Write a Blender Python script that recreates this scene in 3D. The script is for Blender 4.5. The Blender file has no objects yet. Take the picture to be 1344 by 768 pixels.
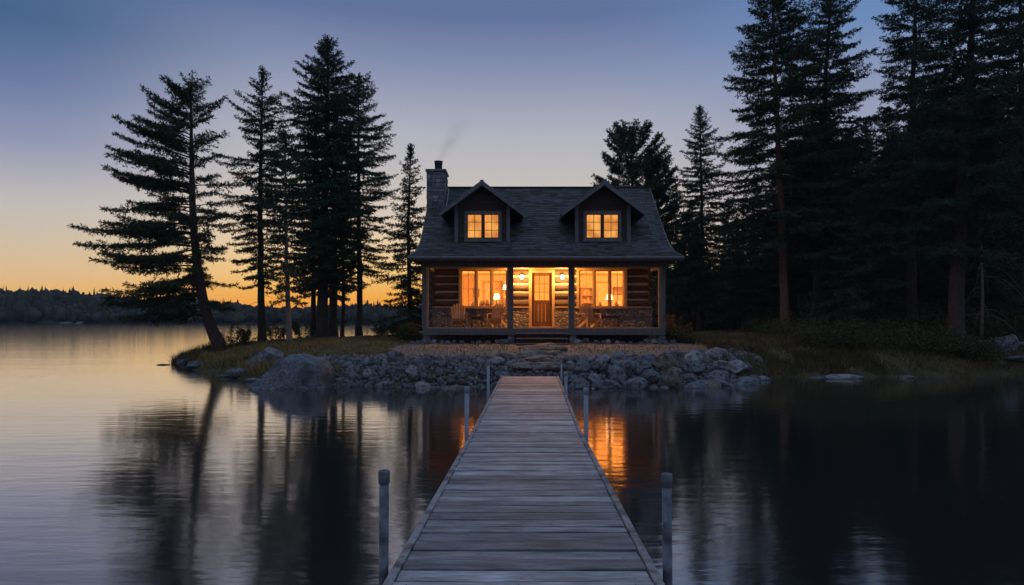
import bpy, bmesh, math, random
import numpy as np
from mathutils import Vector, Matrix, noise as mnoise

PI = math.pi
R = math.radians
SC = bpy.context.scene
COL = SC.collection

# ------------------------------------------------------------------ camera
cam = bpy.data.cameras.new('camera')
cam_o = bpy.data.objects.new('camera', cam)
COL.objects.link(cam_o)
SC.camera = cam_o
cam_o.location = (0, 0, 2.2)
cam_o.rotation_euler = (R(90), 0, 0)
cam.sensor_width = 36.0
cam.lens = 24.1
cam.shift_y = 30 / 1344
cam.clip_start = 0.05
cam.clip_end = 5000

# ------------------------------------------------------------------ world
SUN_EL, SUN_AZ = 1.0, -21.0          # degrees; the sun sits behind the far shore, left of the cabin
W = bpy.data.worlds.new('World')
SC.world = W
W.use_nodes = True
def srgb(r, g, b):
    f = lambda c: (c / 255 / 12.92) if c / 255 <= 0.04045 else ((c / 255 + 0.055) / 1.055) ** 2.4
    return (f(r), f(g), f(b), 1)
nt = W.node_tree
N = nt.nodes.new
L = nt.links.new
bg = nt.nodes['Background']
bg.inputs[1].default_value = 0.1
sky = N('ShaderNodeTexSky')
sky.sky_type = 'NISHITA'
sky.sun_disc = False
sky.sun_elevation = R(SUN_EL)
sky.sun_rotation = R(SUN_AZ)
sky.air_density = 1.0
sky.dust_density = 2.0
sky.ozone_density = 4.0
tc = N('ShaderNodeTexCoord')
sep = N('ShaderNodeSeparateXYZ')
L(tc.outputs['Generated'], sep.inputs[0])
def ramp(stops):
    r = N('ShaderNodeValToRGB')
    e = r.color_ramp.elements
    e[0].position, e[0].color = stops[0]
    e[1].position, e[1].color = stops[-1]
    for p, c in stops[1:-1]:
        k = e.new(p); k.color = c
    L(sep.outputs[2], r.inputs[0])
    return r
left = ramp([(0.0, srgb(252, 172, 80)), (0.03, srgb(244, 192, 118)), (0.055, srgb(234, 198, 152)), (0.09, srgb(216, 198, 172)), (0.136, srgb(198, 193, 190)),
             (0.206, srgb(147, 154, 184)), (0.27, srgb(108, 126, 166)), (0.335, srgb(72, 103, 142)), (0.55, srgb(84, 110, 156)), (1.0, srgb(138, 166, 206))])
mid = ramp([(0.0, srgb(255, 150, 44)), (0.03, srgb(255, 182, 78)), (0.06, srgb(255, 208, 128)), (0.1, srgb(243, 212, 170)), (0.145, srgb(222, 206, 190)),
            (0.195, srgb(200, 195, 192)), (0.25, srgb(183, 184, 195)), (0.33, srgb(140, 150, 181)), (0.4, srgb(98, 117, 158)), (0.6, srgb(98, 120, 164)), (1.0, srgb(138, 166, 206))])
right = ramp([(0.0, srgb(190, 150, 135)), (0.06, srgb(186, 164, 164)), (0.14, srgb(178, 170, 184)), (0.22, srgb(164, 166, 190)),
              (0.316, srgb(134, 152, 187)), (0.36, srgb(110, 141, 188)), (0.5, srgb(96, 124, 172)), (1.0, srgb(138, 166, 206))])
back = ramp([(0.0, srgb(96, 92, 112)), (0.12, srgb(118, 108, 128)), (0.3, srgb(122, 130, 158)), (0.6, srgb(128, 150, 190)), (1.0, srgb(138, 166, 206))])
# azimuth of the direction looked at: x / sqrt(x2 + y2)
flat_v = N('ShaderNodeVectorMath'); flat_v.operation = 'MULTIPLY'; flat_v.inputs[1].default_value = (1, 1, 0)
L(tc.outputs['Generated'], flat_v.inputs[0])
nrm_v = N('ShaderNodeVectorMath'); nrm_v.operation = 'NORMALIZE'; L(flat_v.outputs[0], nrm_v.inputs[0])
sepn = N('ShaderNodeSeparateXYZ'); L(nrm_v.outputs[0], sepn.inputs[0])
def blend(src, a, b, c1, c2):
    mr = N('ShaderNodeMapRange'); mr.interpolation_type = 'SMOOTHSTEP'
    L(src, mr.inputs[0]); mr.inputs[1].default_value = a; mr.inputs[2].default_value = b
    mx = N('ShaderNodeMix'); mx.data_type = 'RGBA'
    L(mr.outputs[0], mx.inputs[0]); L(c1, mx.inputs[6]); L(c2, mx.inputs[7])
    return mx.outputs[2]
c_ = blend(sepn.outputs[0], -0.6, -0.3, left.outputs[0], mid.outputs[0])
c_ = blend(sepn.outputs[0], 0.08, 0.5, c_, right.outputs[0])
c_ = blend(sepn.outputs[1], 0.6, -0.3, c_, back.outputs[0])
sc1 = N('ShaderNodeVectorMath'); sc1.operation = 'SCALE'; sc1.inputs['Scale'].default_value = 9.6
L(c_, sc1.inputs[0])
sc2 = N('ShaderNodeVectorMath'); sc2.operation = 'SCALE'; sc2.inputs['Scale'].default_value = 0.03
L(sky.outputs[0], sc2.inputs[0])
ad = N('ShaderNodeVectorMath'); ad.operation = 'ADD'
L(sc1.outputs[0], ad.inputs[0]); L(sc2.outputs[0], ad.inputs[1])
L(ad.outputs[0], bg.inputs[0])

# ------------------------------------------------------------------ sun (after sunset: a faint, very soft afterglow)
sl = bpy.data.lights.new('sun', 'SUN')
sl.energy = 0.05
sl.angle = R(50)
sl.color = (1.0, 0.62, 0.34)
so = bpy.data.objects.new('sun', sl)
COL.objects.link(so)
sd = Vector((math.sin(R(SUN_AZ)), math.cos(R(SUN_AZ)), math.tan(R(5))))
so.rotation_euler = sd.to_track_quat('Z', 'Y').to_euler()
so.location = (-20, 40, 30)

vs = SC.view_settings
vs.view_transform = 'Standard'
vs.look = 'None'
vs.exposure = 0.0
vs.gamma = 1.0
vs.use_curve_mapping = False
SC.render.engine = 'CYCLES'
SC.cycles.use_denoising = True
SC.cycles.max_bounces = 8
SC.cycles.transparent_max_bounces = 16
SC.cycles.sample_clamp_indirect = 4.0
SC.cycles.caustics_reflective = False
SC.cycles.caustics_refractive = False

F, HZ = 900.0, 414.0
def wx(px, d): return (px - 672) * d / F
def wz(py, d): return 2.2 + (HZ - py) * d / F

# ================================================================== helpers
def tag(o, label=None, cat=None, group=None, kind=None):
    if label: o['label'] = label
    if cat: o['category'] = cat
    if group: o['group'] = group
    if kind: o['kind'] = kind
    return o

def empty(name, loc=(0, 0, 0), rz=0.0, parent=None):
    o = bpy.data.objects.new(name, None)
    COL.objects.link(o)
    o.location = loc
    o.rotation_euler = (0, 0, rz)
    o.empty_display_size = 0.2
    if parent: o.parent = parent
    return o

def children(o):
    return [c for c in bpy.data.objects if c.parent is o]

def copy_tree(o, parent=None):
    c = o.copy()
    COL.objects.link(c)
    c.parent = parent
    for ch in children(o):
        copy_tree(ch, c)
    return c

def np_mesh(name, V, Q, mat, parent=None, smooth=False, loc=None):
    """V (n,3) floats; Q (m,k) ints, all faces with k corners"""
    me = bpy.data.meshes.new(name)
    V = np.asarray(V, np.float32); Q = np.asarray(Q, np.int32)
    me.vertices.add(len(V)); me.vertices.foreach_set('co', V.ravel())
    m, k = Q.shape
    me.loops.add(m * k); me.loops.foreach_set('vertex_index', Q.ravel())
    me.polygons.add(m)
    me.polygons.foreach_set('loop_start', np.arange(m, dtype=np.int32) * k)
    me.polygons.foreach_set('loop_total', np.full(m, k, np.int32))
    if smooth: me.polygons.foreach_set('use_smooth', np.ones(m, bool))
    me.update(calc_edges=True)
    me.materials.append(mat)
    o = bpy.data.objects.new(name, me)
    COL.objects.link(o)
    if parent: o.parent = parent
    if loc: o.location = loc
    return o

class MB:
    """collects boxes, tubes and loose faces, links them as one mesh"""
    def __init__(s): s.v = []; s.f = []
    def add(s, vs, fs):
        b = len(s.v)
        s.v += [tuple(v) for v in vs]
        s.f += [tuple(b + i for i in f) for f in fs]
        return s
    def box(s, x0, x1, y0, y1, z0, z1):
        return s.add([(x0, y0, z0), (x1, y0, z0), (x1, y1, z0), (x0, y1, z0), (x0, y0, z1), (x1, y0, z1), (x1, y1, z1), (x0, y1, z1)],
                     [(0, 3, 2, 1), (4, 5, 6, 7), (0, 1, 5, 4), (1, 2, 6, 5), (2, 3, 7, 6), (3, 0, 4, 7)])
    def bar(s, a, b, w, h, up=(0, 0, 1)):
        a = Vector(a); b = Vector(b); d = (b - a).normalized(); up = Vector(up)
        if abs(d.dot(up)) > 0.98: up = Vector((0, 1, 0))
        sx = d.cross(up).normalized() * w / 2; sz = sx.cross(d).normalized() * h / 2
        vs_ = [a - sx - sz, a + sx - sz, a + sx + sz, a - sx + sz, b - sx - sz, b + sx - sz, b + sx + sz, b - sx + sz]
        return s.add(vs_, [(0, 1, 2, 3), (7, 6, 5, 4), (0, 4, 5, 1), (1, 5, 6, 2), (2, 6, 7, 3), (3, 7, 4, 0)])
    def tube(s, pts, rad, n=8, cap=True):
        pts = [Vector(p) for p in pts]
        if not isinstance(rad, (list, tuple)): rad = [rad] * len(pts)
        b = len(s.v)
        for i, p in enumerate(pts):
            d = (pts[min(i + 1, len(pts) - 1)] - pts[max(i - 1, 0)]).normalized()
            u = Vector((1, 0, 0)) if abs(d.x) < 0.8 else Vector((0, 0, 1))
            a1 = d.cross(u).normalized(); a2 = d.cross(a1).normalized()
            for k in range(n):
                t = 2 * PI * k / n
                s.v.append(tuple(p + (a1 * math.cos(t) + a2 * math.sin(t)) * rad[i]))
        for i in range(len(pts) - 1):
            for k in range(n):
                k2 = (k + 1) % n
                s.f.append((b + i * n + k, b + i * n + k2, b + (i + 1) * n + k2, b + (i + 1) * n + k))
        if cap:
            s.f.append(tuple(b + k for k in range(n))[::-1])
            s.f.append(tuple(b + (len(pts) - 1) * n + k for k in range(n)))
        return s
    def build(s, name, mat, parent=None, smooth=False, bevel=0.0, loc=None):
        me = bpy.data.meshes.new(name)
        me.from_pydata(s.v, [], s.f)
        me.validate()
        bm = bmesh.new(); bm.from_mesh(me)
        bmesh.ops.recalc_face_normals(bm, faces=bm.faces)
        if bevel > 0:
            bmesh.ops.bevel(bm, geom=list(bm.edges), offset=bevel, segments=1, affect='EDGES', clamp_overlap=True)
        bm.to_mesh(me); bm.free()
        if smooth:
            me.polygons.foreach_set('use_smooth', np.ones(len(me.polygons), bool))
        me.materials.append(mat)
        o = bpy.data.objects.new(name, me)
        COL.objects.link(o)
        if parent: o.parent = parent
        if loc: o.location = loc
        return o

def bars(name, lst, mat, parent, bevel=0.0):
    m = MB()
    for b in lst: m.box(*b)
    return m.build(name, mat, parent, bevel=bevel)

# ================================================================== materials
def newmat(name):
    m = bpy.data.materials.new(name)
    m.use_nodes = True
    t = m.node_tree
    b = t.nodes['Principled BSDF']
    return m, t, b

def mat_noise(name, c1, c2, scale=5.0, stretch=(1, 1, 1), rough=0.8, bump=0.3, bdist=0.01, island=0.0, detail=6.0,
              c3=None, s3=0.6, spec=0.3, metal=0.0, bscale=None):
    """two colours mixed by stretched noise, an optional large-scale third, per-piece brightness variation, bump"""
    m, t, b = newmat(name)
    n = t.nodes.new; l = t.links.new
    tcn = n('ShaderNodeTexCoord'); mp = n('ShaderNodeMapping')
    mp.inputs['Scale'].default_value = stretch
    l(tcn.outputs['Object'], mp.inputs[0])
    nz = n('ShaderNodeTexNoise'); nz.inputs['Scale'].default_value = scale
    nz.inputs['Detail'].default_value = detail; nz.inputs['Roughness'].default_value = 0.65
    l(mp.outputs[0], nz.inputs['Vector'])
    cr = n('ShaderNodeValToRGB')
    cr.color_ramp.elements[0].position = 0.3; cr.color_ramp.elements[0].color = (*c1, 1)
    cr.color_ramp.elements[1].position = 0.7; cr.color_ramp.elements[1].color = (*c2, 1)
    l(nz.outputs[0], cr.inputs[0])
    out = cr.outputs[0]
    if c3:
        n3 = n('ShaderNodeTexNoise'); n3.inputs['Scale'].default_value = s3; n3.inputs['Detail'].default_value = 5
        l(tcn.outputs['Object'], n3.inputs['Vector'])
        r3 = n('ShaderNodeValToRGB'); r3.color_ramp.elements[0].position = 0.48; r3.color_ramp.elements[1].position = 0.62
        l(n3.outputs[0], r3.inputs[0])
        x3 = n('ShaderNodeMix'); x3.data_type = 'RGBA'
        l(r3.outputs[0], x3.inputs[0]); l(out, x3.inputs[6]); x3.inputs[7].default_value = (*c3, 1)
        out = x3.outputs[2]
    if island > 0:
        g = n('ShaderNodeNewGeometry'); mrr = n('ShaderNodeMapRange')
        l(g.outputs['Random Per Island'], mrr.inputs[0])
        mrr.inputs[3].default_value = 1 - island; mrr.inputs[4].default_value = 1 + island
        hv = n('ShaderNodeHueSaturation'); l(out, hv.inputs['Color']); l(mrr.outputs[0], hv.inputs['Value'])
        out = hv.outputs[0]
    l(out, b.inputs['Base Color'])
    b.inputs['Roughness'].default_value = rough
    b.inputs['Specular IOR Level'].default_value = spec
    b.inputs['Metallic'].default_value = metal
    if bump > 0:
        bp = n('ShaderNodeBump'); bp.inputs['Strength'].default_value = bump; bp.inputs['Distance'].default_value = bdist
        if bscale:
            nb = n('ShaderNodeTexNoise'); nb.inputs['Scale'].default_value = bscale; nb.inputs['Detail'].default_value = 6
            l(mp.outputs[0], nb.inputs['Vector']); l(nb.outputs[0], bp.inputs['Height'])
        else:
            l(nz.outputs[0], bp.inputs['Height'])
        l(bp.outputs[0], b.inputs['Normal'])
    return m

def mat_stone(name, scale, c1, c2, mortar, rough=0.85, bdist=0.04, sq=(1, 1, 1.4)):
    """fieldstone masonry: Voronoi cells with mortar between"""
    m, t, b = newmat(name)
    n = t.nodes.new; l = t.links.new
    tcn = n('ShaderNodeTexCoord'); mp = n('ShaderNodeMapping'); mp.inputs['Scale'].default_value = sq
    l(tcn.outputs['Object'], mp.inputs[0])
    nw = n('ShaderNodeTexNoise'); nw.inputs['Scale'].default_value = 4
    l(mp.outputs[0], nw.inputs['Vector'])
    mixv = n('ShaderNodeMix'); mixv.data_type = 'VECTOR'; mixv.inputs[0].default_value = 0.08
    l(mp.outputs[0], mixv.inputs[4]); l(nw.outputs['Color'], mixv.inputs[5])
    vd = n('ShaderNodeTexVoronoi'); vd.feature = 'DISTANCE_TO_EDGE'; vd.inputs['Scale'].default_value = scale
    vc = n('ShaderNodeTexVoronoi'); vc.inputs['Scale'].default_value = scale
    l(mixv.outputs[1], vd.inputs['Vector']); l(mixv.outputs[1], vc.inputs['Vector'])
    sp = n('ShaderNodeSeparateColor'); l(vc.outputs['Color'], sp.inputs[0])
    cm = n('ShaderNodeMix'); cm.data_type = 'RGBA'
    l(sp.outputs[0], cm.inputs[0]); cm.inputs[6].default_value = (*c1, 1); cm.inputs[7].default_value = (*c2, 1)
    nf = n('ShaderNodeTexNoise'); nf.inputs['Scale'].default_value = 30; nf.inputs['Detail'].default_value = 5
    l(tcn.outputs['Object'], nf.inputs['Vector'])
    hv = n('ShaderNodeHueSaturation'); l(cm.outputs[2], hv.inputs['Color'])
    mv = n('ShaderNodeMapRange'); l(nf.outputs[0], mv.inputs[0]); mv.inputs[3].default_value = 0.5; mv.inputs[4].default_value = 1.5
    l(mv.outputs[0], hv.inputs['Value'])
    er = n('ShaderNodeValToRGB'); er.color_ramp.elements[0].position = 0.03; er.color_ramp.elements[1].position = 0.1
    l(vd.outputs[0], er.inputs[0])
    mm = n('ShaderNodeMix'); mm.data_type = 'RGBA'
    l(er.outputs[0], mm.inputs[0]); mm.inputs[6].default_value = (*mortar, 1); l(hv.outputs[0], mm.inputs[7])
    l(mm.outputs[2], b.inputs['Base Color'])
    b.inputs['Roughness'].default_value = rough
    h = n('ShaderNodeMath'); h.operation = 'MULTIPLY_ADD'; l(nf.outputs[0], h.inputs[0]); h.inputs[1].default_value = 0.25
    er2 = n('ShaderNodeValToRGB'); er2.color_ramp.elements[1].position = 0.28; l(vd.outputs[0], er2.inputs[0])
    l(er2.outputs[0], h.inputs[2])
    bp = n('ShaderNodeBump'); bp.inputs['Strength'].default_value = 1.0; bp.inputs['Distance'].default_value = bdist
    l(h.outputs[0], bp.inputs['Height']); l(bp.outputs[0], b.inputs['Normal'])
    return m

def mat_emit(name, col, strength, c2=None, scale=3.0):
    m, t, b = newmat(name)
    b.inputs['Base Color'].default_value = (*col, 1)
    b.inputs['Emission Color'].default_value = (*col, 1)
    b.inputs['Emission Strength'].default_value = strength
    if c2:
        n = t.nodes.new; l = t.links.new
        tcn = n('ShaderNodeTexCoord'); nz = n('ShaderNodeTexNoise'); nz.inputs['Scale'].default_value = scale
        l(tcn.outputs['Object'], nz.inputs['Vector'])
        cr = n('ShaderNodeValToRGB')
        cr.color_ramp.elements[0].position = 0.35; cr.color_ramp.elements[0].color = (*c2, 1)
        cr.color_ramp.elements[1].position = 0.65; cr.color_ramp.elements[1].color = (*col, 1)
        l(nz.outputs[0], cr.inputs[0]); l(cr.outputs[0], b.inputs['Emission Color'])
    return m

def mat_glass(name, tint=(0.95, 0.95, 0.95), refl=0.12):
    m = bpy.data.materials.new(name); m.use_nodes = True
    t = m.node_tree; t.nodes.clear()
    n = t.nodes.new; l = t.links.new
    o = n('ShaderNodeOutputMaterial'); tr = n('ShaderNodeBsdfTransparent'); gl = n('ShaderNodeBsdfGlossy'); mxs = n('ShaderNodeMixShader')
    tr.inputs[0].default_value = (*tint, 1); gl.inputs['Roughness'].default_value = 0.03
    lw = n('ShaderNodeFresnel'); lw.inputs[0].default_value = 1.45
    l(lw.outputs[0], mxs.inputs[0]); l(tr.outputs[0], mxs.inputs[1]); l(gl.outputs[0], mxs.inputs[2]); l(mxs.outputs[0], o.inputs[0])
    return m

M = {}
M['log'] = mat_noise('log_wood', (0.03, 0.019, 0.012), (0.1, 0.062, 0.036), 6, (0.6, 6, 6), 0.75, 0.5, 0.01, island=0.3)
M['chink'] = mat_noise('chinking', (0.36, 0.30, 0.23), (0.5, 0.43, 0.34), 8, rough=0.9, bump=0.3)
M['trim'] = mat_noise('weathered_trim', (0.12, 0.118, 0.115), (0.22, 0.215, 0.21), 7, (1, 1, 1), 0.75, 0.3, 0.005, island=0.12)
M['post'] = mat_noise('porch_timber', (0.075, 0.073, 0.068), (0.16, 0.155, 0.145), 5, (5, 5, 0.5), 0.75, 0.4, 0.006, island=0.12)
M['winwood'] = mat_noise('window_wood', (0.32, 0.2, 0.1), (0.5, 0.33, 0.17), 5, (4, 4, 0.8), 0.55, 0.2, 0.004)
M['ceilwood'] = mat_noise('ceiling_boards', (0.28, 0.17, 0.08), (0.45, 0.29, 0.15), 4, (0.5, 8, 1), 0.6, 0.3, 0.005)
M['door'] = mat_noise('door_wood', (0.06, 0.026, 0.011), (0.13, 0.058, 0.025), 6, (6, 6, 0.5), 0.5, 0.3, 0.004)
M['chairwood'] = mat_noise('chair_wood', (0.3, 0.19, 0.1), (0.46, 0.31, 0.17), 6, (3, 3, 0.8), 0.6, 0.2, 0.004, island=0.15)
M['darkwood'] = mat_noise('table_wood', (0.06, 0.04, 0.025), (0.13, 0.085, 0.05), 6, (3, 3, 1), 0.6, 0.2, 0.004)
M['shingle'] = mat_noise('asphalt_shingle', (0.055, 0.053, 0.052), (0.14, 0.133, 0.13), 22, rough=0.9, bump=0.6, bdist=0.008, island=0.45, c3=(0.075, 0.082, 0.06), s3=0.9)
M['siding'] = mat_noise('dark_siding', (0.035, 0.028, 0.022), (0.085, 0.065, 0.048), 6, (0.6, 6, 6), 0.8, 0.4, 0.006, island=0.2)
M['stonewall'] = mat_stone('fieldstone_wall', 6.5, (0.09, 0.085, 0.08), (0.34, 0.3, 0.26), (0.1, 0.09, 0.08))
M['chimney'] = mat_stone('chimney_stone', 4.2, (0.1, 0.1, 0.105), (0.34, 0.33, 0.33), (0.14, 0.135, 0.13), sq=(1, 1, 1.7))
M['metal'] = mat_noise('galvanised_pipe', (0.11, 0.12, 0.135), (0.26, 0.275, 0.3), 9, (3, 3, 0.7), 0.5, 0.25, 0.003, spec=0.4, metal=0.2, c3=(0.05, 0.052, 0.055), s3=5)
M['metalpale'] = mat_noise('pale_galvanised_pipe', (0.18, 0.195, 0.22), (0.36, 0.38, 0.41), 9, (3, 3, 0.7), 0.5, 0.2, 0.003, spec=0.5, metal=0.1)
M['boulder'] = mat_noise('boulder_granite', (0.05, 0.053, 0.057), (0.3, 0.3, 0.31), 16, rough=0.9, bump=0.8, bdist=0.035, c3=(0.085, 0.088, 0.092), s3=2.2)
M['flashing'] = mat_noise('flashing', (0.3, 0.31, 0.33), (0.42, 0.43, 0.45), 9, rough=0.45, bump=0.1, metal=0.6)
M['blackmetal'] = mat_noise('black_iron', (0.02, 0.02, 0.02), (0.05, 0.048, 0.045), 12, rough=0.5, bump=0.1, metal=0.5)
M['plaster'] = mat_noise('interior_plaster', (0.55, 0.42, 0.27), (0.66, 0.52, 0.35), 3, rough=0.9, bump=0.05)
M['intwood'] = mat_noise('interior_pine', (0.3, 0.17, 0.07), (0.48, 0.3, 0.14), 5, (4, 4, 0.6), 0.6, 0.2, 0.004, island=0.15)
M['cloth'] = mat_noise('curtain_cloth', (0.5, 0.36, 0.2), (0.66, 0.5, 0.32), 20, (6, 6, 0.4), 0.9, 0.2, 0.004)
M['books'] = mat_noise('book_spines', (0.12, 0.05, 0.03), (0.4, 0.28, 0.15), 3, rough=0.7, bump=0.0, island=0.6)
M['glass'] = mat_glass('window_glass')
M['globe'] = mat_emit('lamp_globe_lit', (1.0, 0.72, 0.38), 14.0)
M['shade'] = mat_emit('lamp_shade_lit', (1.0, 0.66, 0.3), 5.0)
M['blind'] = mat_emit('lit_curtain', (1.0, 0.46, 0.095), 1.0, (0.62, 0.2, 0.028), 2.6)
M['bark'] = mat_noise('bark', (0.03, 0.023, 0.018), (0.12, 0.09, 0.066), 9, (3, 3, 0.7), 0.9, 0.9, 0.03)
M['barkpale'] = mat_noise('pale_bark', (0.12, 0.1, 0.085), (0.26, 0.22, 0.18), 9, (3, 3, 0.7), 0.9, 0.8, 0.02)
M['pinebark_lit'] = mat_noise('warm_lit_red_pine_bark', (0.11, 0.055, 0.03), (0.34, 0.19, 0.11), 9, (3, 3, 0.7), 0.9, 0.9, 0.03)  # red pine bark, with the warm glow on the trunk put into its colour
M['deadwood'] = mat_noise('dead_wood', (0.14, 0.12, 0.1), (0.28, 0.25, 0.21), 9, (2, 2, 2), 0.9, 0.5, 0.01)
M['needle'] = mat_noise('spruce_needles', (0.026, 0.044, 0.024), (0.07, 0.1, 0.048), 1.2, rough=0.75, bump=0, island=0.4, spec=0.15)
M['needle2'] = mat_noise('pine_needles', (0.036, 0.052, 0.024), (0.085, 0.105, 0.045), 1.2, rough=0.75, bump=0, island=0.4, spec=0.15)
M['leafbrown'] = mat_noise('autumn_leaves', (0.1, 0.06, 0.03), (0.2, 0.13, 0.065), 3, rough=0.8, bump=0, island=0.4, spec=0.1)
M['leafgreen'] = mat_noise('shrub_leaves', (0.045, 0.052, 0.02), (0.11, 0.1, 0.04), 3, rough=0.8, bump=0, island=0.4, spec=0.1)
M['grass'] = mat_noise('grass_blades', (0.16, 0.145, 0.045), (0.34, 0.26, 0.11), 0.7, rough=0.85, bump=0, island=0.35, spec=0.1, c3=(0.26, 0.16, 0.07), s3=0.35)
M['reed'] = mat_noise('reed_blades', (0.05, 0.045, 0.018), (0.2, 0.145, 0.065), 0.9, rough=0.85, bump=0, island=0.4, spec=0.1)
M['rock'] = mat_noise('granite', (0.065, 0.068, 0.072), (0.36, 0.362, 0.37), 9, rough=0.85, bump=1.0, bdist=0.05, c3=(0.085, 0.082, 0.078), s3=2.6, bscale=14)
M['rockpale'] = mat_noise('pale_granite', (0.2, 0.2, 0.2), (0.52, 0.51, 0.49), 9, rough=0.85, bump=1.0, bdist=0.05, c3=(0.15, 0.145, 0.14), s3=2.2, bscale=14)
M['rockwarm'] = mat_noise('brownish_granite', (0.1, 0.085, 0.068), (0.36, 0.3, 0.24), 8, rough=0.85, bump=1.0, bdist=0.05, c3=(0.09, 0.08, 0.07), s3=2.2, bscale=14)
M['farwood'] = mat_noise('far_canopy', (0.028, 0.038, 0.03), (0.08, 0.075, 0.05), 0.25, rough=0.95, bump=0, island=0.45, spec=0.0)
M['hill'] = mat_noise('hill_soil', (0.03, 0.035, 0.025), (0.06, 0.06, 0.04), 0.2, rough=0.95, bump=0, spec=0.0)

def plank_mat():
    m, t, b = newmat('weathered_planks')
    n = t.nodes.new; l = t.links.new
    tcn = n('ShaderNodeTexCoord'); g = n('ShaderNodeNewGeometry')
    # shift the grain for every board so no two repeat
    mul = n('ShaderNodeMath'); mul.operation = 'MULTIPLY'; mul.inputs[1].default_value = 57.0
    l(g.outputs['Random Per Island'], mul.inputs[0])
    cmb = n('ShaderNodeCombineXYZ'); l(mul.outputs[0], cmb.inputs[0]); l(mul.outputs[0], cmb.inputs[2])
    addv = n('ShaderNodeVectorMath'); addv.operation = 'ADD'; l(tcn.outputs['Object'], addv.inputs[0]); l(cmb.outputs[0], addv.inputs[1])
    mp = n('ShaderNodeMapping'); mp.inputs['Scale'].default_value = (2.2, 26, 26); l(addv.outputs[0], mp.inputs[0])
    nz = n('ShaderNodeTexNoise'); nz.inputs['Scale'].default_value = 2.2; nz.inputs['Detail'].default_value = 8; nz.inputs['Roughness'].default_value = 0.7
    l(mp.outputs[0], nz.inputs['Vector'])
    cr = n('ShaderNodeValToRGB')
    e = cr.color_ramp.elements
    e[0].position = 0.3; e[0].color = (0.13, 0.122, 0.118, 1); e[1].position = 0.72; e[1].color = (0.56, 0.54, 0.52, 1)
    k = e.new(0.5); k.color = (0.33, 0.312, 0.3, 1)
    l(nz.outputs[0], cr.inputs[0])
    # blotches and worn patches
    mp2 = n('ShaderNodeMapping'); mp2.inputs['Scale'].default_value = (1.5, 5, 5); l(addv.outputs[0], mp2.inputs[0])
    n2 = n('ShaderNodeTexNoise'); n2.inputs['Scale'].default_value = 1.6; n2.inputs['Detail'].default_value = 4
    l(mp2.outputs[0], n2.inputs['Vector'])
    mr2 = n('ShaderNodeMapRange'); l(n2.outputs[0], mr2.inputs[0]); mr2.inputs[1].default_value = 0.3; mr2.inputs[2].default_value = 0.7
    mr2.inputs[3].default_value = 0.5; mr2.inputs[4].default_value = 1.4
    # board to board
    mr3 = n('ShaderNodeMapRange'); l(g.outputs['Random Per Island'], mr3.inputs[0]); mr3.inputs[3].default_value = 0.55; mr3.inputs[4].default_value = 1.35
    m3 = n('ShaderNodeMath'); m3.operation = 'MULTIPLY'; l(mr2.outputs[0], m3.inputs[0]); l(mr3.outputs[0], m3.inputs[1])
    # knots
    mp3 = n('ShaderNodeMapping'); mp3.inputs['Scale'].default_value = (3.0, 8, 0.01); l(addv.outputs[0], mp3.inputs[0])
    vo = n('ShaderNodeTexVoronoi'); vo.inputs['Scale'].default_value = 1.0; l(mp3.outputs[0], vo.inputs['Vector'])
    kr = n('ShaderNodeMapRange'); l(vo.outputs['Distance'], kr.inputs[0]); kr.inputs[1].default_value = 0.03; kr.inputs[2].default_value = 0.1
    kr.inputs[3].default_value = 0.45; kr.inputs[4].default_value = 1.0
    m4 = n('ShaderNodeMath'); m4.operation = 'MULTIPLY'; l(m3.outputs[0], m4.inputs[0]); l(kr.outputs[0], m4.inputs[1])
    hv = n('ShaderNodeHueSaturation'); l(cr.outputs[0], hv.inputs['Color']); l(m4.outputs[0], hv.inputs['Value'])
    l(hv.outputs[0], b.inputs['Base Color'])
    rr = n('ShaderNodeMapRange'); l(nz.outputs[0], rr.inputs[0]); rr.inputs[3].default_value = 0.45; rr.inputs[4].default_value = 0.75
    l(rr.outputs[0], b.inputs['Roughness'])
    b.inputs['Specular IOR Level'].default_value = 0.5
    bp = n('ShaderNodeBump'); bp.inputs['Strength'].default_value = 0.9; bp.inputs['Distance'].default_value = 0.009
    l(nz.outputs[0], bp.inputs['Height']); l(bp.outputs[0], b.inputs['Normal'])
    return m
M['plank'] = plank_mat()
M['rail'] = mat_noise('dock_edge_strip', (0.2, 0.18, 0.165), (0.44, 0.41, 0.37), 14, (1, 1, 1), 0.7, 0.3, 0.004, c3=(0.15, 0.12, 0.1), s3=5)

# ================================================================== terrain
COAST = [(-15.6, 31.2), (-13.6, 28.6), (-11.8, 26.2), (-9.9, 24.1), (-8.0, 22.2), (-6.2, 21.4), (-4.2, 21.2), (-1.5, 21.1), (0.5, 21.0),
         (2.3, 20.9), (5.3, 21.2), (7.4, 22.3), (8.8, 23.7), (10.3, 24.5), (13.0, 24.4), (15.9, 24.4), (18.5, 25.6), (23, 25.4), (30, 23),
         (45, 22), (90, 30), (130, 60), (130, 150), (12, 150), (7, 95), (2, 72), (-3.5, 60), (-6.0, 50), (-9.5, 42.5), (-13, 38.5), (-15.6, 34.2)]
CP = np.array(COAST)
def coast_sdf(x, y):
    """positive on land"""
    x = np.asarray(x, float); y = np.asarray(y, float)
    dmin = np.full(x.shape, 1e9); inside = np.zeros(x.shape, bool)
    for i in range(len(CP)):
        a = CP[i]; b = CP[(i + 1) % len(CP)]
        e = b - a
        t = np.clip(((x - a[0]) * e[0] + (y - a[1]) * e[1]) / (e @ e), 0, 1)
        d = np.hypot(x - a[0] - t * e[0], y - a[1] - t * e[1])
        dmin = np.minimum(dmin, d)
        c = ((a[1] > y) != (b[1] > y)) & (x < (b[0] - a[0]) * (y - a[1]) / (b[1] - a[1] + 1e-12) + a[0])
        inside ^= c
    return np.where(inside, dmin, -dmin)

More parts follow.
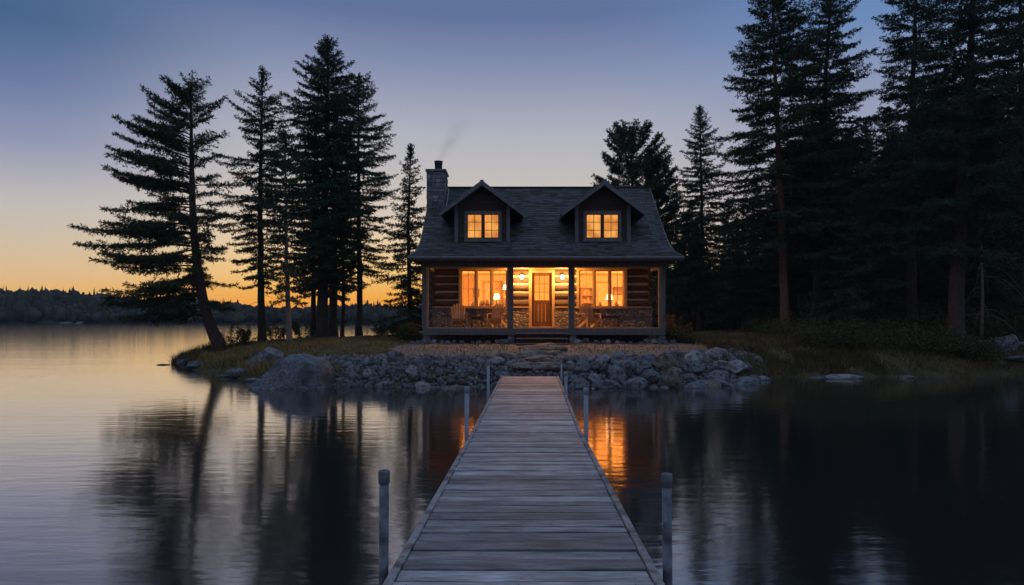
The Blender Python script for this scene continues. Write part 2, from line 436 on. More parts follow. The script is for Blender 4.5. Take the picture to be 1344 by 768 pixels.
def sstep(a, b, v):
    t = np.clip((v - a) / (b - a), 0, 1)
    return t * t * (3 - 2 * t)

def ground_z(x, y):
    x = np.asarray(x, float); y = np.asarray(y, float)
    s = coast_sdf(x, y)
    wob = 0.16 * np.sin(x * 1.7 + 0.6 * y) + 0.13 * np.sin(x * 0.9 - 1.3 * y + 1) + 0.08 * np.sin(3.1 * x + 2.3 * y)
    s2 = s + wob * 0.6
    soft = 1.25 + 1.5 * sstep(-5, -9, x) + 0.3 * sstep(8, 12, x)
    H = 0.84 + 0.25 * sstep(22.3, 27.0, y) + 0.22 * sstep(8.5, 13, x) * sstep(24, 30, y)
    H = H - 0.12 * sstep(-9, -14, x)
    H = H + 3.2 * sstep(44, 75, y) * sstep(5, 14, x)
    z = H * (1 - np.exp(-np.clip(s2, 0, None) / (soft * 0.62)))
    z = np.where(s2 < 0, s2 * 0.55, z)
    bumps = 0.035 * np.sin(2.2 * x + 1) * np.sin(1.9 * y) + 0.025 * np.sin(5.3 * x + y) * np.sin(4.1 * y + 2)
    return z + bumps * sstep(0.3, 1.5, s2)
def gz(x, y): return float(ground_z(np.array([x]), np.array([y]))[0])

def terrain():
    xs = np.concatenate([np.arange(-20, 20, 0.2), np.arange(20, 130, 1.5)])
    ys = np.concatenate([np.arange(18, 36, 0.2), np.arange(36, 152, 1.2)])
    X, Y = np.meshgrid(xs, ys)
    Z = ground_z(X.ravel(), Y.ravel())
    Z = np.maximum(Z, -1.6)
    V = np.stack([X.ravel(), Y.ravel(), Z], 1)
    nx, ny = len(xs), len(ys)
    I = np.arange(nx * ny).reshape(ny, nx)
    Q = np.stack([I[:-1, :-1].ravel(), I[:-1, 1:].ravel(), I[1:, 1:].ravel(), I[1:, :-1].ravel()], 1)
    keep = Z[Q].max(1) > -1.5
    Q = Q[keep]
    m, t, b = newmat('ground_soil')
    n = t.nodes.new; l = t.links.new
    tcn = n('ShaderNodeTexCoord')
    def nz(s, d=5):
        k = n('ShaderNodeTexNoise'); k.inputs['Scale'].default_value = s; k.inputs['Detail'].default_value = d
        l(tcn.outputs['Object'], k.inputs['Vector']); return k
    def two(src, a, bb, p0=0.35, p1=0.65):
        r = n('ShaderNodeValToRGB'); r.color_ramp.elements[0].position = p0; r.color_ramp.elements[1].position = p1
        r.color_ramp.elements[0].color = (*a, 1); r.color_ramp.elements[1].color = (*bb, 1); l(src, r.inputs[0]); return r
    soil = two(nz(2.5, 8).outputs[0], (0.07, 0.056, 0.03), (0.14, 0.115, 0.06))
    gv = n('ShaderNodeTexVoronoi'); gv.inputs['Scale'].default_value = 26; l(tcn.outputs['Object'], gv.inputs['Vector'])
    gsp = n('ShaderNodeSeparateColor'); l(gv.outputs['Color'], gsp.inputs[0])
    grav = two(gsp.outputs[0], (0.15, 0.115, 0.08), (0.4, 0.32, 0.24), 0.0, 1.0)
    att = n('ShaderNodeAttribute'); att.attribute_name = 'gravel'
    nb = nz(1.3, 6)
    ma = n('ShaderNodeMath'); ma.operation = 'ADD'; l(att.outputs['Fac'], ma.inputs[0]); l(nb.outputs[0], ma.inputs[1])
    mk = n('ShaderNodeValToRGB'); mk.color_ramp.elements[0].position = 0.85; mk.color_ramp.elements[1].position = 1.0
    ml = n('ShaderNodeMath'); ml.operation = 'MULTIPLY'; ml.inputs[1].default_value = 0.9; l(ma.outputs[0], ml.inputs[0])
    l(ml.outputs[0], mk.inputs[0])
    xx = n('ShaderNodeMix'); xx.data_type = 'RGBA'; l(mk.outputs[0], xx.inputs[0]); l(soil.outputs[0], xx.inputs[6]); l(grav.outputs[0], xx.inputs[7])
    l(xx.outputs[2], b.inputs['Base Color'])
    b.inputs['Roughness'].default_value = 0.95
    b.inputs['Specular IOR Level'].default_value = 0.1
    hh = n('ShaderNodeMath'); hh.operation = 'ADD'; l(nz(14, 6).outputs[0], hh.inputs[0]); l(gv.outputs['Distance'], hh.inputs[1])
    bp = n('ShaderNodeBump'); bp.inputs['Strength'].default_value = 0.9; bp.inputs['Distance'].default_value = 0.03
    l(hh.outputs[0], bp.inputs['Height']); l(bp.outputs[0], b.inputs['Normal'])
    o = np_mesh('ground', V, Q, m, smooth=True)
    g = sstep(-5.5, -3.0, V[:, 0]) * sstep(9.0, 6.0, V[:, 0]) * sstep(21.8, 22.6, V[:, 1]) * sstep(28.5, 27, V[:, 1])
    a = o.data.attributes.new('gravel', 'FLOAT', 'POINT'); a.data.foreach_set('value', g.astype(np.float32))
    tag(o, kind='structure')
terrain()

def water():
    m, t, b = newmat('lake_water')
    n = t.nodes.new; l = t.links.new
    b.inputs['Base Color'].default_value = (0.44, 0.42, 0.385, 1)
    b.inputs['Metallic'].default_value = 0.96
    b.inputs['Roughness'].default_value = WATER_ROUGH
    b.inputs['IOR'].default_value = 1.33
    b.inputs['Specular IOR Level'].default_value = 1.0
    tcn = n('ShaderNodeTexCoord')
    def nz(sc_, scale, det):
        mp = n('ShaderNodeMapping'); mp.inputs['Scale'].default_value = sc_; l(tcn.outputs['Object'], mp.inputs[0])
        k = n('ShaderNodeTexNoise'); k.inputs['Scale'].default_value = scale; k.inputs['Detail'].default_value = det
        l(mp.outputs[0], k.inputs['Vector']); return k
    a = nz((0.5, 1.6, 1), 2.4, 4); c = nz((0.12, 0.4, 1), 0.8, 2)
    ms = n('ShaderNodeMath'); ms.operation = 'MULTIPLY_ADD'; l(c.outputs[0], ms.inputs[0]); ms.inputs[1].default_value = 2.2; l(a.outputs[0], ms.inputs[2])
    bp = n('ShaderNodeBump'); bp.inputs['Strength'].default_value = 0.35; bp.inputs['Distance'].default_value = 0.0155
    l(ms.outputs[0], bp.inputs['Height']); l(bp.outputs[0], b.inputs['Normal'])
    o = MB().add([(-1500, -60, 0), (1500, -60, 0), (1500, 1500, 0), (-1500, 1500, 0)], [(0, 1, 2, 3)]).build('lake_water', m)
    tag(o, kind='structure')
WATER_ROUGH = 0.085
water()

# far shore: hill and its wood
def far_shore():
    rng = np.random.default_rng(5)
    xs = np.linspace(-420, 420, 260)
    base = 186 + 9 * np.sin(xs * 0.021) + 5 * np.sin(xs * 0.055 + 1)
    hgt = 3.9 + 2.9 * sstep(-95, -150, xs) + 0.9 * np.sin(xs * 0.03) + 0.5 * np.sin(xs * 0.11)
    rows = [(-3, -0.4), (0, 0.15), (8, 0.45), (30, 0.85), (60, 1.0), (120, 0.6)]
    V = []; Q = []
    for (dy, f) in rows:
        for i in range(len(xs)):
            V.append((xs[i], base[i] + dy, hgt[i] * f if f > 0.2 else f))
    n = len(xs)
    for r in range(len(rows) - 1):
        for i in range(n - 1):
            Q.append((r * n + i, r * n + i + 1, (r + 1) * n + i + 1, (r + 1) * n + i))
    tag(np_mesh('hills', V, Q, M['hill'], smooth=True), kind='structure')
    # canopy: many small lumpy crowns, some pointed
    bm = bmesh.new(); bmesh.ops.create_icosphere(bm, subdivisions=2, radius=1)
    iv = np.array([v.co for v in bm.verts]); iq = np.array([[v.index for v in f.verts] for f in bm.faces]); bm.free()
    k = 3200
    tx = rng.uniform(-260, 200, k); u = rng.random(k) ** 1.6 * 55
    bs = np.interp(tx, xs, base); hh = np.interp(tx, xs, hgt)
    tz = hh * np.interp(u, [0, 8, 30, 60], [0.15, 0.45, 0.85, 1.0])
    pointed = rng.random(k) < 0.35
    r = rng.uniform(0.9, 1.7, k); h = np.where(pointed, rng.uniform(1.6, 2.9, k), rng.uniform(1.1, 2.0, k)) * np.interp(tx, [-130, -80], [1.0, 0.8])
    r = np.where(pointed, r * 0.6, r)
    VV = iv[None] * np.stack([r, r, h], 1)[:, None, :]
    VV *= (1 + 0.22 * rng.standard_normal((k, len(iv), 1)))
    shrink = np.where(pointed[:, None], np.clip(1.05 - (iv[None, :, 2] * 0.5 + 0.5), 0.05, 1), 1.0)
    VV[:, :, 0] *= shrink; VV[:, :, 1] *= shrink
    VV += np.stack([tx, bs + u, tz + h * 0.7], 1)[:, None, :]
    QQ = iq[None] + (np.arange(k) * len(iv))[:, None, None]
    o = np_mesh('far_wood', VV.reshape(-1, 3), QQ.reshape(-1, 3), M['farwood'])
    tag(o, 'dark wooded far shore along the lake horizon', 'woods', kind='stuff')
far_shore()

# ================================================================== conifers
def tri_tubes(paths, rads):
    """paths list of (n,3); rads list of (n,) -> 3-sided tubes"""
    V = []; Q = []; b = 0
    for P, r in zip(paths, rads):
        n = len(P); d = np.gradient(P, axis=0); d /= np.linalg.norm(d, axis=1, keepdims=True) + 1e-9
        up = np.array([0, 0, 1.0]) if abs(d[0, 2]) < 0.85 else np.array([1.0, 0, 0])
        a = np.cross(d, up); a /= np.linalg.norm(a, axis=1, keepdims=True) + 1e-9
        c = np.cross(d, a)
        for k in range(3):
            t = 2 * PI * k / 3
            V.append(P + (a * math.cos(t) + c * math.sin(t)) * r[:, None])
        for i in range(n - 1):
            for k in range(3):
                k2 = (k + 1) % 3
                Q.append((b + k * n + i, b + k2 * n + i, b + k2 * n + i + 1, b + k * n + i + 1))
        b += 3 * n
    return np.concatenate(V), np.array(Q)

def needles(rng, P, D, nl, nw, spread=0.8):
    """one diamond leaf at every point of P, pointing near D"""
    n = len(P)
    dd = D + spread * rng.standard_normal((n, 3)); dd /= np.linalg.norm(dd, axis=1, keepdims=True)
    sd_ = np.cross(dd, rng.standard_normal((n, 3))); sd_ /= np.linalg.norm(sd_, axis=1, keepdims=True)
    ln = (nl * rng.uniform(0.6, 1.35, n))[:, None]; w = (nw * rng.uniform(0.7, 1.3, n))[:, None]
    V = np.stack([P, P + dd * ln * 0.45 + sd_ * w, P + dd * ln, P + dd * ln * 0.45 - sd_ * w], 1)
    return V.reshape(-1, 3)

def conifer_parts(seed, H, r0, off, t0, nb, Lf, elf, droop=-0.12, upturn=0.1, sp=0.13, tw=0.34, npm=34, nl=0.11, nw=0.017,
                  spread=0.8, inner=0.12, dead=6, gap=0.0, flat=0.5, azb=None):
    rng = np.random.default_rng(seed)
    npm *= 1.85; nw *= 1.15; nl *= 1.0
    def P(t):
        o = off(t); return np.array([o[0], o[1], H * t])
    # trunk
    ts = np.linspace(0, 1, 26)
    tp = np.array([P(t) for t in ts]); tp[1:, :2] += rng.normal(0, 0.012, (25, 2))
    tp[0, 2] -= 0.35
    trunk = MB()
    rad = [r0 * (1 - t) ** 0.85 + 0.012 + r0 * 0.5 * math.exp(-t * H / 0.35) for t in ts]
    trunk.tube([tuple(p) for p in tp], rad, 10)
    paths, rads, NP, ND = [], [], [], []
    az = rng.uniform(0, 6.28)
    for i in range(nb):
        t = t0 + (0.985 - t0) * ((i + rng.uniform(0, 0.9)) / nb) ** 0.92
        az += 2.39996 + rng.normal(0, 0.35)
        a = az if azb is None else azb(az, rng)
        Lb = Lf(t, a) * rng.uniform(0.72, 1.15)
        if gap and rng.random() < gap: Lb *= rng.uniform(0.25, 0.6)
        if Lb < 0.12: Lb = 0.12
        el = elf(t) + rng.normal(0, 0.07)
        ss = np.linspace(0, 1, 9)
        hx, hy = math.cos(a), math.sin(a)
        wig = rng.normal(0, 0.05) * Lb * np.sin(ss * PI) + rng.normal(0, 0.03) * Lb * ss ** 2
        rr = Lb * ss * math.cos(el)
        zz = Lb * (math.sin(el) * ss + droop * ss ** 2 + upturn * ss ** 3.5)
        base = P(t)
        B = np.stack([base[0] + hx * rr - hy * wig, base[1] + hy * rr + hx * wig, base[2] + zz], 1)
        rb = (0.008 + 0.0095 * Lb) * (1 - ss * 0.85)
        paths.append(B); rads.append(rb)
        m = max(3, int(Lb * (1 - inner) / sp))
        sk = np.linspace(inner, 1.0, m) + rng.normal(0, 0.01, m); sk = np.clip(sk, 0.03, 1)
        bp_ = np.stack([np.interp(sk, ss, B[:, c]) for c in range(3)], 1)
        bd = np.gradient(B, axis=0); bd /= np.linalg.norm(bd, axis=1, keepdims=True)
        bdk = np.stack([np.interp(sk, ss, bd[:, c]) for c in range(3)], 1)
        side = np.cross(bdk, [0, 0, 1.0]); side /= np.linalg.norm(side, axis=1, keepdims=True)
        for sgn in (-1, 1):
            tl = (tw * Lb * (1 - sk) ** 0.75 * (0.45 + 0.55 * np.clip(sk / 0.35, 0, 1)) + 0.1) * rng.uniform(0.6, 1.25, m)
            tl = np.clip(tl, 0.06, 1.1)
            ang = rng.uniform(0.75, 1.15, m)
            td = bdk * np.cos(ang)[:, None] + side * (sgn * np.sin(ang))[:, None]
            td[:, 2] += rng.normal(-0.05, 0.16 * flat * 2, m)
            td /= np.linalg.norm(td, axis=1, keepdims=True)
            cnt = np.maximum(2, (tl * npm).astype(int))
            idx = np.repeat(np.arange(m), cnt)
            u = rng.random(len(idx))
            pos = bp_[idx] + td[idx] * (u * tl[idx])[:, None]
            pos[:, 2] -= 0.12 * (u * tl[idx]) ** 2 / 0.5
            pos += rng.normal(0, 0.018, pos.shape)
            NP.append(pos); ND.append(td[idx])
        # needles on the limb itself
        c2 = max(3, int(Lb * (1 - inner) * npm * 0.8)); u = rng.uniform(inner * 1.2, 1, c2)
        NP.append(np.stack([np.interp(u, ss, B[:, c]) for c in range(3)], 1) + rng.normal(0, 0.02, (c2, 3)))
        ND.append(np.stack([np.interp(u, ss, bd[:, c]) for c in range(3)], 1))
    # leader
    c3 = 160; u = rng.random(c3); top = np.array([P(0.93 + 0.07 * k) for k in u]) + rng.normal(0, 0.025, (c3, 3))
    NP.append(top); ND.append(np.tile([0, 0, 1.0], (c3, 1)))
    # dead stubs below the crown
    for i in range(dead):
        t = rng.uniform(0.08, max(t0, 0.12)); a = rng.uniform(0, 6.28); Lb = rng.uniform(0.3, 1.1)
        ss = np.linspace(0, 1, 5); b0 = P(t)
        paths.append(np.stack([b0[0] + math.cos(a) * Lb * ss, b0[1] + math.sin(a) * Lb * ss, b0[2] + Lb * (0.1 * ss - 0.45 * ss ** 2)], 1))
        rads.append(0.014 * (1 - 0.8 * ss))
    NPa = np.concatenate(NP); NDa = np.concatenate(ND)
    VN = needles(rng, NPa, NDa, nl, nw, spread)
    lv, lq = tri_tubes(paths, rads)
    return trunk, VN, lv, lq

def mk_tree(name, loc, label, group, parts, mat, bark, cat='tree', rz=0.0, scale=1.0):
    trunk, VN, lv, lq = parts
    root = empty(name, loc, rz)
    root.scale = (scale,) * 3
    tr = trunk.build('trunk', bark, root, smooth=True)
    np_mesh('limbs', lv, lq, bark, root)
    n = len(VN) // 4
    np_mesh('crown', VN, np.arange(n * 4).reshape(n, 4), mat, root)
    tag(root, label, cat, group)
    return root

def pf(ts, ls):
    return lambda t, a: float(np.interp(t, ts, ls))
def ef(ts, es):
    return lambda t: float(np.interp(t, ts, es))
E_SPR = ef([0, 0.3, 0.6, 0.85, 1], [-0.28, -0.12, 0.08, 0.42, 0.9])
E_PIN = ef([0, 0.3, 0.6, 0.85, 1], [-0.12, 0.05, 0.2, 0.5, 1.0])

def place(px, d):
    x = wx(px, d)
    return (x, d, gz(x, d))

# --- left group -------------------------------------------------------------
LG = 'conifers on the point left of the cabin'
def pine_left():
    d = 30.0; loc = place(292, d)
    loc = (loc[0], loc[1], loc[2])
    H = wz(108, d) - loc[2]
    off = lambda t: (-1.38 * (1 - math.exp(-t / 0.2)) - 0.08 * t, 0.15 * t)
    left = lambda t: float(np.interp(t, [0.1, 0.2, 0.27, 0.33, 0.45, 0.52, 0.62, 0.72, 0.85, 0.94, 1.0], [3.0, 4.1, 4.2, 4.1, 4.7, 4.0, 3.7, 3.3, 2.4, 1.4, 0.4]))
    right = lambda t: float(np.interp(t, [0.1, 0.3, 0.5, 0.7, 0.85, 0.95, 1.0], [1.6, 2.1, 2.4, 2.4, 1.9, 1.1, 0.4]))
    def Lf(t, a):
        k = 0.5 - 0.5 * math.cos(a)       # 1 = towards -x
        side = left(t) if k > 0.5 else right(t)
        mid = 1.8 * (1 - 0.5 * t)
        w = abs(k - 0.5) * 2
        return side * w + mid * (1 - w)
    def azb(a, rng):
        a = a % (2 * PI)
        if rng.random() < 0.42: return PI + rng.normal(0, 0.45)
        return a
    P_ = conifer_parts(11, H, 0.24, off, 0.13, 165, Lf, ef([0, 0.25, 0.5, 0.8, 1], [-0.06, 0.04, 0.16, 0.5, 1.0]), droop=-0.3, upturn=0.2, sp=0.15, tw=0.24,
                       npm=36, nl=0.15, nw=0.016, spread=1.0, inner=0.22, dead=5, gap=0.22, flat=0.8, azb=azb)
    mk_tree('pine_tree', loc, 'tall leaning pine at the left edge of the point, long limbs reaching over the lake', LG, P_, M['needle2'], M['bark'])
pine_left()

def spruce(px, d, ytop, seed, width, label, group, t0=0.12, nb=130, r0=None, topdx=0.0, name='spruce_tree', mat='needle', bark='bark',
           prof=None, kw=None):
    loc = place(px, d)
    H = wz(ytop, d) - loc[2]
    prof = prof or ([0, t0, 0.3, 0.5, 0.7, 0.88, 1.0], [0.75, 0.8, 1.0, 0.86, 0.6, 0.3, 0.05])
    Lf = pf(prof[0], [v * width for v in prof[1]])
    off = lambda t: (topdx * t + 0.06 * math.sin(5 * t + seed), 0.05 * math.sin(4 * t + seed * 2))
    k = dict(droop=-0.22, upturn=0.2, gap=0.15)
    k.update(kw or {})
    P_ = conifer_parts(seed, H, r0 or (0.013 * H), off, t0, nb, Lf, E_SPR, **k)
    return mk_tree(name, loc, label, group, P_, M[mat], M[bark])

S1 = spruce(343, 33, 88, 21, 2.0, 'slender spruce just right of the leaning pine, bare lower trunk', LG, t0=0.2, nb=120, kw=dict(gap=0.25),
       prof=([0, 0.2, 0.3, 0.45, 0.62, 0.8, 0.9, 1.0], [0.5, 0.6, 0.8, 1.0, 1.0, 0.8, 0.42, 0.05]))
S2 = spruce(381, 28.3, 172, 22, 1.35, 'thin pale-trunked spruce standing in front beside the grey boulders', LG, t0=0.2, nb=85, r0=0.1, topdx=-0.3, bark='barkpale',
       prof=([0, 0.2, 0.4, 0.6, 0.8, 0.9, 1.0], [0.4, 0.6, 0.9, 1.0, 0.85, 0.6, 0.05]))
S3 = spruce(424, 32, 48, 23, 2.35, 'tallest and densest spruce in the left group', LG, t0=0.15, nb=190, r0=0.26, topdx=0.2,
       prof=([0, 0.15, 0.3, 0.45, 0.6, 0.72, 0.85, 0.93, 1.0], [0.5, 0.6, 0.8, 0.95, 1.0, 0.9, 0.62, 0.36, 0.05]), kw=dict(npm=42, gap=0.08))
S4 = spruce(438, 37, 170, 24, 1.9, 'spruce half hidden directly behind the tallest left spruce', LG, t0=0.25, nb=110, r0=0.24)
S5 = spruce(449, 41, 205, 25, 1.5, 'thin young spruce behind, between two thicker left trunks', LG, t0=0.3, nb=80, r0=0.12)
S6 = spruce(470, 38, 97, 26, 2.15, 'tall feathery spruce at the right of the left group, bare straight trunk below', LG, t0=0.24, nb=140, r0=0.17, topdx=0.1,
       prof=([0, 0.24, 0.35, 0.5, 0.7, 0.85, 0.95, 1.0], [0.5, 0.8, 0.85, 0.95, 1.0, 0.72, 0.4, 0.05]), kw=dict(gap=0.12))
S7 = spruce(538, 31, 190, 27, 1.75, 'pointed narrow spruce beside the cabin\'s left corner', LG, t0=0.06, nb=120, r0=0.12,
       prof=([0, 0.06, 0.2, 0.35, 0.5, 0.7, 0.9, 1.0], [0.75, 0.85, 1.0, 0.9, 0.78, 0.5, 0.2, 0.04]), kw=dict(npm=30, gap=0.22))
S8 = spruce(412, 39, 150, 28, 1.9, 'spruce in the gap behind the thin pale-trunked one', LG, t0=0.25, nb=100, r0=0.15)

# --- behind the cabin and right ---------------------------------------------
BG = 'conifers behind and right of the cabin'
def pine_back(px, d, ytop, seed, wid, label, t0=0.3, nb=125):
    loc = place(px, d); H = wz(ytop, d) - loc[2]
    Lf = pf([0, t0, 0.5, 0.65, 0.8, 0.92, 1.0], [wid * k for k in (0.6, 0.75, 0.9, 1.0, 0.97, 0.72, 0.4)])
    off = lambda t: (0.1 * math.sin(4 * t), 0.1 * math.sin(3 * t))
    P_ = conifer_parts(seed, H, 0.2, off, t0, nb, Lf, ef([0, 0.4, 0.7, 0.9, 1], [0, 0.25, 0.5, 0.8, 1.2]), droop=-0.1, upturn=0.1, sp=0.16, tw=0.3, npm=36,
                       nl=0.2, nw=0.025, spread=1.1, inner=0.45, gap=0.1, flat=1.0)
    return mk_tree('pine_tree', loc, label, BG, P_, M['needle2'], M['bark'])
pine_back(830, 44, 178, 41, 2.9, 'round-topped pine rising behind the right dormer')
pine_back(864, 46, 214, 42, 2.0, 'smaller tufted pine just behind the right roof edge')
T1 = spruce(920, 41, 138, 43, 2.6, 'narrow spire of spruce in the gap right of the cabin', BG, t0=0.1, nb=170, r0=0.16,
       prof=([0, 0.1, 0.3, 0.5, 0.7, 0.85, 0.93, 1.0], [0.8, 0.9, 1.0, 0.8, 0.55, 0.4, 0.22, 0.03]))
RG = 'tall conifers on the right bank'
PROF_R = ([0, 0.25, 0.35, 0.5, 0.7, 0.85, 0.95, 1.0], [0.6, 0.8, 1.0, 0.95, 0.8, 0.6, 0.35, 0.05])
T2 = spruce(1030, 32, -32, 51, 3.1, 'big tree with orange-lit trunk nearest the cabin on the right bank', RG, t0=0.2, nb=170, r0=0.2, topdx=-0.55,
       prof=PROF_R, name='pine_tree', mat='needle2', bark='pinebark_lit', kw=dict(npm=38, nl=0.13, gap=0.12, inner=0.2))
T3 = spruce(1069, 34, -40, 52, 2.7, 'tall spruce whose trunk leans right, second on the right bank', RG, t0=0.2, nb=180, r0=0.24, topdx=0.9, prof=PROF_R,
       kw=dict(npm=38, gap=0.12, inner=0.15))
T4 = spruce(1196, 31, -90, 53, 2.6, 'tall open-crowned spruce with straight bare grey trunk, third on the right bank', RG, t0=0.3, nb=150, r0=0.22, topdx=0.25,
       prof=PROF_R, kw=dict(gap=0.25, inner=0.15))
T5 = spruce(1256, 26.6, -120, 54, 3.2, 'thickest dark trunk close to the water on the right bank', RG, t0=0.2, nb=170, r0=0.29, topdx=0.7, prof=PROF_R,
       kw=dict(gap=0.2, inner=0.15, dead=22))
T6 = spruce(1338, 31, -90, 55, 2.8, 'tall spruce at the right edge of the picture', RG, t0=0.2, nb=150, r0=0.2, prof=PROF_R, kw=dict(gap=0.1))
# low spruces on the bank
YG = 'young spruces under the tall right trees'
Y1 = spruce(1128, 29.5, 250, 61, 2.5, 'broad young spruce with pale drooping boughs low over the bank', YG, t0=0.06, nb=80, r0=0.09,
       prof=([0, 0.1, 0.3, 0.6, 1.0], [1.0, 1.0, 0.9, 0.5, 0.05]), kw=dict(droop=-0.3, upturn=0.25, npm=42))
Y2 = spruce(1205, 33, 220, 62, 2.3, 'bushy young spruce between the two grey trunks on the right', YG, t0=0.05, nb=90, r0=0.1,
       prof=([0, 0.1, 0.3, 0.6, 1.0], [0.9, 1.0, 0.9, 0.55, 0.05]))
Y3 = spruce(1316, 30, 240, 63, 2.3, 'drooping young spruce behind the blue-grey boulder at far right', YG, t0=0.08, nb=80, r0=0.1,
       prof=([0, 0.1, 0.3, 0.6, 1.0], [0.9, 1.0, 0.9, 0.55, 0.05]), kw=dict(droop=-0.35))
Y4 = spruce(976, 38, 268, 64, 2.2, 'young spruce at the back of the lawn left of the big lit trunk', YG, t0=0.1, nb=90, r0=0.09,
       prof=([0, 0.1, 0.3, 0.6, 1.0], [0.7, 0.9, 1.0, 0.6, 0.05]))

# the wood behind, right: copies of three of the trees above
WG = 'dark spruces crowding the wood on the right'
rngw = random.Random(9)
spots = []
for row, (d, px0, px1, step) in enumerate([(39, 985, 1560, 62), (46, 890, 1620, 54), (54, 870, 1640, 50), (64, 850, 1640, 48), (76, 850, 1640, 48)]):
    px = px0 + rngw.uniform(0, 20)
    while px < px1:
        spots.append((px, d + rngw.uniform(-2.5, 2.5), row)); px += step * rngw.uniform(0.75, 1.25)
src = [T1, T3, T5, Y2, S3, T1]
for i, (px, d, row) in enumerate(spots):
    s = src[i % len(src)]
    o = copy_tree(s)
    x, y, z = place(px, d)
    h0 = {T1.name: 14.0, T3.name: 18.0, T5.name: 17.0, Y2.name: 8.0, S3.name: 14.0}[s.name]
    # wanted top in the picture: rises towards the right
    yt = np.interp(px, [850, 900, 950, 1000, 1100, 1350], [330, 300, 290, 250, 150, 90]) + rngw.uniform(-25, 45)
    if row > 2: yt += 30
    hw = wz(yt, d) - z
    k = max(0.45, min(1.25, hw / h0))
    o.location = (x, y, z)
    o.scale = (k * rngw.uniform(0.9, 1.15), k * rngw.uniform(0.9, 1.15), k)
    o.rotation_euler = (0, 0, rngw.uniform(0, 6.28))
    o.name = 'spruce_tree'
    tag(o, 'dark spruce lost among others deep in the wood behind the right bank', 'tree', WG)

# ================================================================== shrubs
def shrub(name, loc, label, seed, rad, h, mat, n=3800, nl=0.07, nw=0.018, stems=14, group=None, spiky=0.0, cat='shrub'):
    rng = np.random.default_rng(seed)
    root = empty(name, loc)
    paths, rads, P, D = [], [], [], []
    for i in range(stems):
        a = rng.uniform(0, 6.28); rr = rad * math.sqrt(rng.random()); hh = h * rng.uniform(0.55, 1.0) * (1 - 0.35 * (rr / rad) ** 2)
        ss = np.linspace(0, 1, 7)
        B = np.stack([math.cos(a) * rr * (0.25 + 0.75 * ss ** 0.8) + rng.normal(0, 0.03) * ss, math.sin(a) * rr * (0.25 + 0.75 * ss ** 0.8), -0.05 + hh * ss], 1)
        paths.append(B); rads.append(0.012 * (1 - 0.75 * ss))
        m = n // stems
        u = np.clip(rng.random(m) ** (0.6 - 0.2 * spiky), 0.08, 1)
        p = np.stack([np.interp(u, ss, B[:, c]) for c in range(3)], 1)
        sp_ = (0.2 if not spiky else 0.08) * rad / 0.6 * (1.1 - u * 0.5)
        p += rng.normal(0, 1, (m, 3)) * sp_[:, None] * 0.9
        p[:, 2] = np.abs(p[:, 2])
        P.append(p); D.append(np.tile([math.cos(a) * 0.4, math.sin(a) * 0.4, 0.7], (m, 1)))
    V = needles(rng, np.concatenate(P), np.concatenate(D), nl, nw, 0.9)
    lv, lq = tri_tubes(paths, rads)
    np_mesh('stems', lv, lq, M['deadwood'], root)
    k = len(V) // 4
    np_mesh('foliage', V, np.arange(4 * k).reshape(k, 4), mat, root)
    tag(root, label, cat, group)
    return root
def sh(px, d, *a, **k):
    return shrub(a[0], place(px, d), *a[1:], **k)
sh(888, 28.0, 'shrub', 'rusty brown shrub against the cabin\'s right corner post', 71, 0.6, 1.35, M['leafbrown'], n=5200, spiky=0.6, stems=22)
sh(893, 27.6, 'shrub', 'low dark green shrub at the foot of the rusty one', 72, 0.62, 0.55, M['leafgreen'], n=4200)
sh(541, 29.0, 'shrub', 'dark rounded shrub at the cabin\'s left corner', 73, 0.5, 0.9, M['leafgreen'], n=4500)
k = 0
for px, d, lab in [(318, 30.6, 'wispy thin-stemmed shrub between the leaning pine and the next trunk'), (303, 31.4, 'wispy shrub directly behind the leaning pine trunk'),
                   (362, 31.0, 'wispy shrub between the slender spruce and the thin pale trunk'), (398, 33, 'wispy shrub left of the tallest left spruce trunk'),
                   (500, 36, 'low leafy shrub on the back lawn edge between the left trees and the cabin'),
                   (520, 34, 'low leafy shrub on the back lawn edge nearest the cabin')]:
    k += 1
    sh(px, d, 'shrub', lab, 80 + k, 0.7, 1.15 if k < 5 else 0.8, M['leafgreen'], n=1500, nl=0.08, nw=0.02, stems=16, spiky=0.9, group='thin shrubs along the point')
for k, (px, d, lab, r_, h_) in enumerate([(1000, 36, 'dark low bush left of the big lit trunk at the wood edge', 0.9, 0.8), (940, 42, 'dark bush at the back of the lawn', 1.1, 0.9),
                                     (1048, 37, 'dark bush between the two lit trunks', 0.9, 0.9), (1105, 33, 'tangled bush right of the leaning trunk', 1.0, 0.8),
                                     (1165, 28.2, 'tangled bush above the flat pale slab', 1.0, 0.7), (1222, 29, 'tangled bush left of the thickest trunk', 1.0, 0.9),
                                     (1290, 28.5, 'tangled bush between the thickest trunk and blue-grey boulder', 1.0, 0.9), (1340, 28.5, 'tangled bush at the right edge', 1.0, 1.1),
                                     (1078, 26.6, 'low dark bush overhanging the water below the leaning trunk', 1.3, 0.6), (1140, 26.2, 'low dark bush right behind the flat pale slab', 1.3, 0.55),
                                     (1020, 29.5, 'low scrubby bush in the tall grass below the orange-lit trunk', 1.3, 0.5), (1220, 25.9, 'low bush at the water left of the thickest trunk', 1.3, 0.6),
                                     (1275, 25.9, 'low bush at the water under the thickest trunk', 1.1, 0.6)]):
    sh(px, d, 'bush', lab, 100 + k, r_, h_, M['leafgreen'], n=5200, nl=0.09, nw=0.022, stems=24, group='undergrowth bushes along the wood edge', cat='bush')

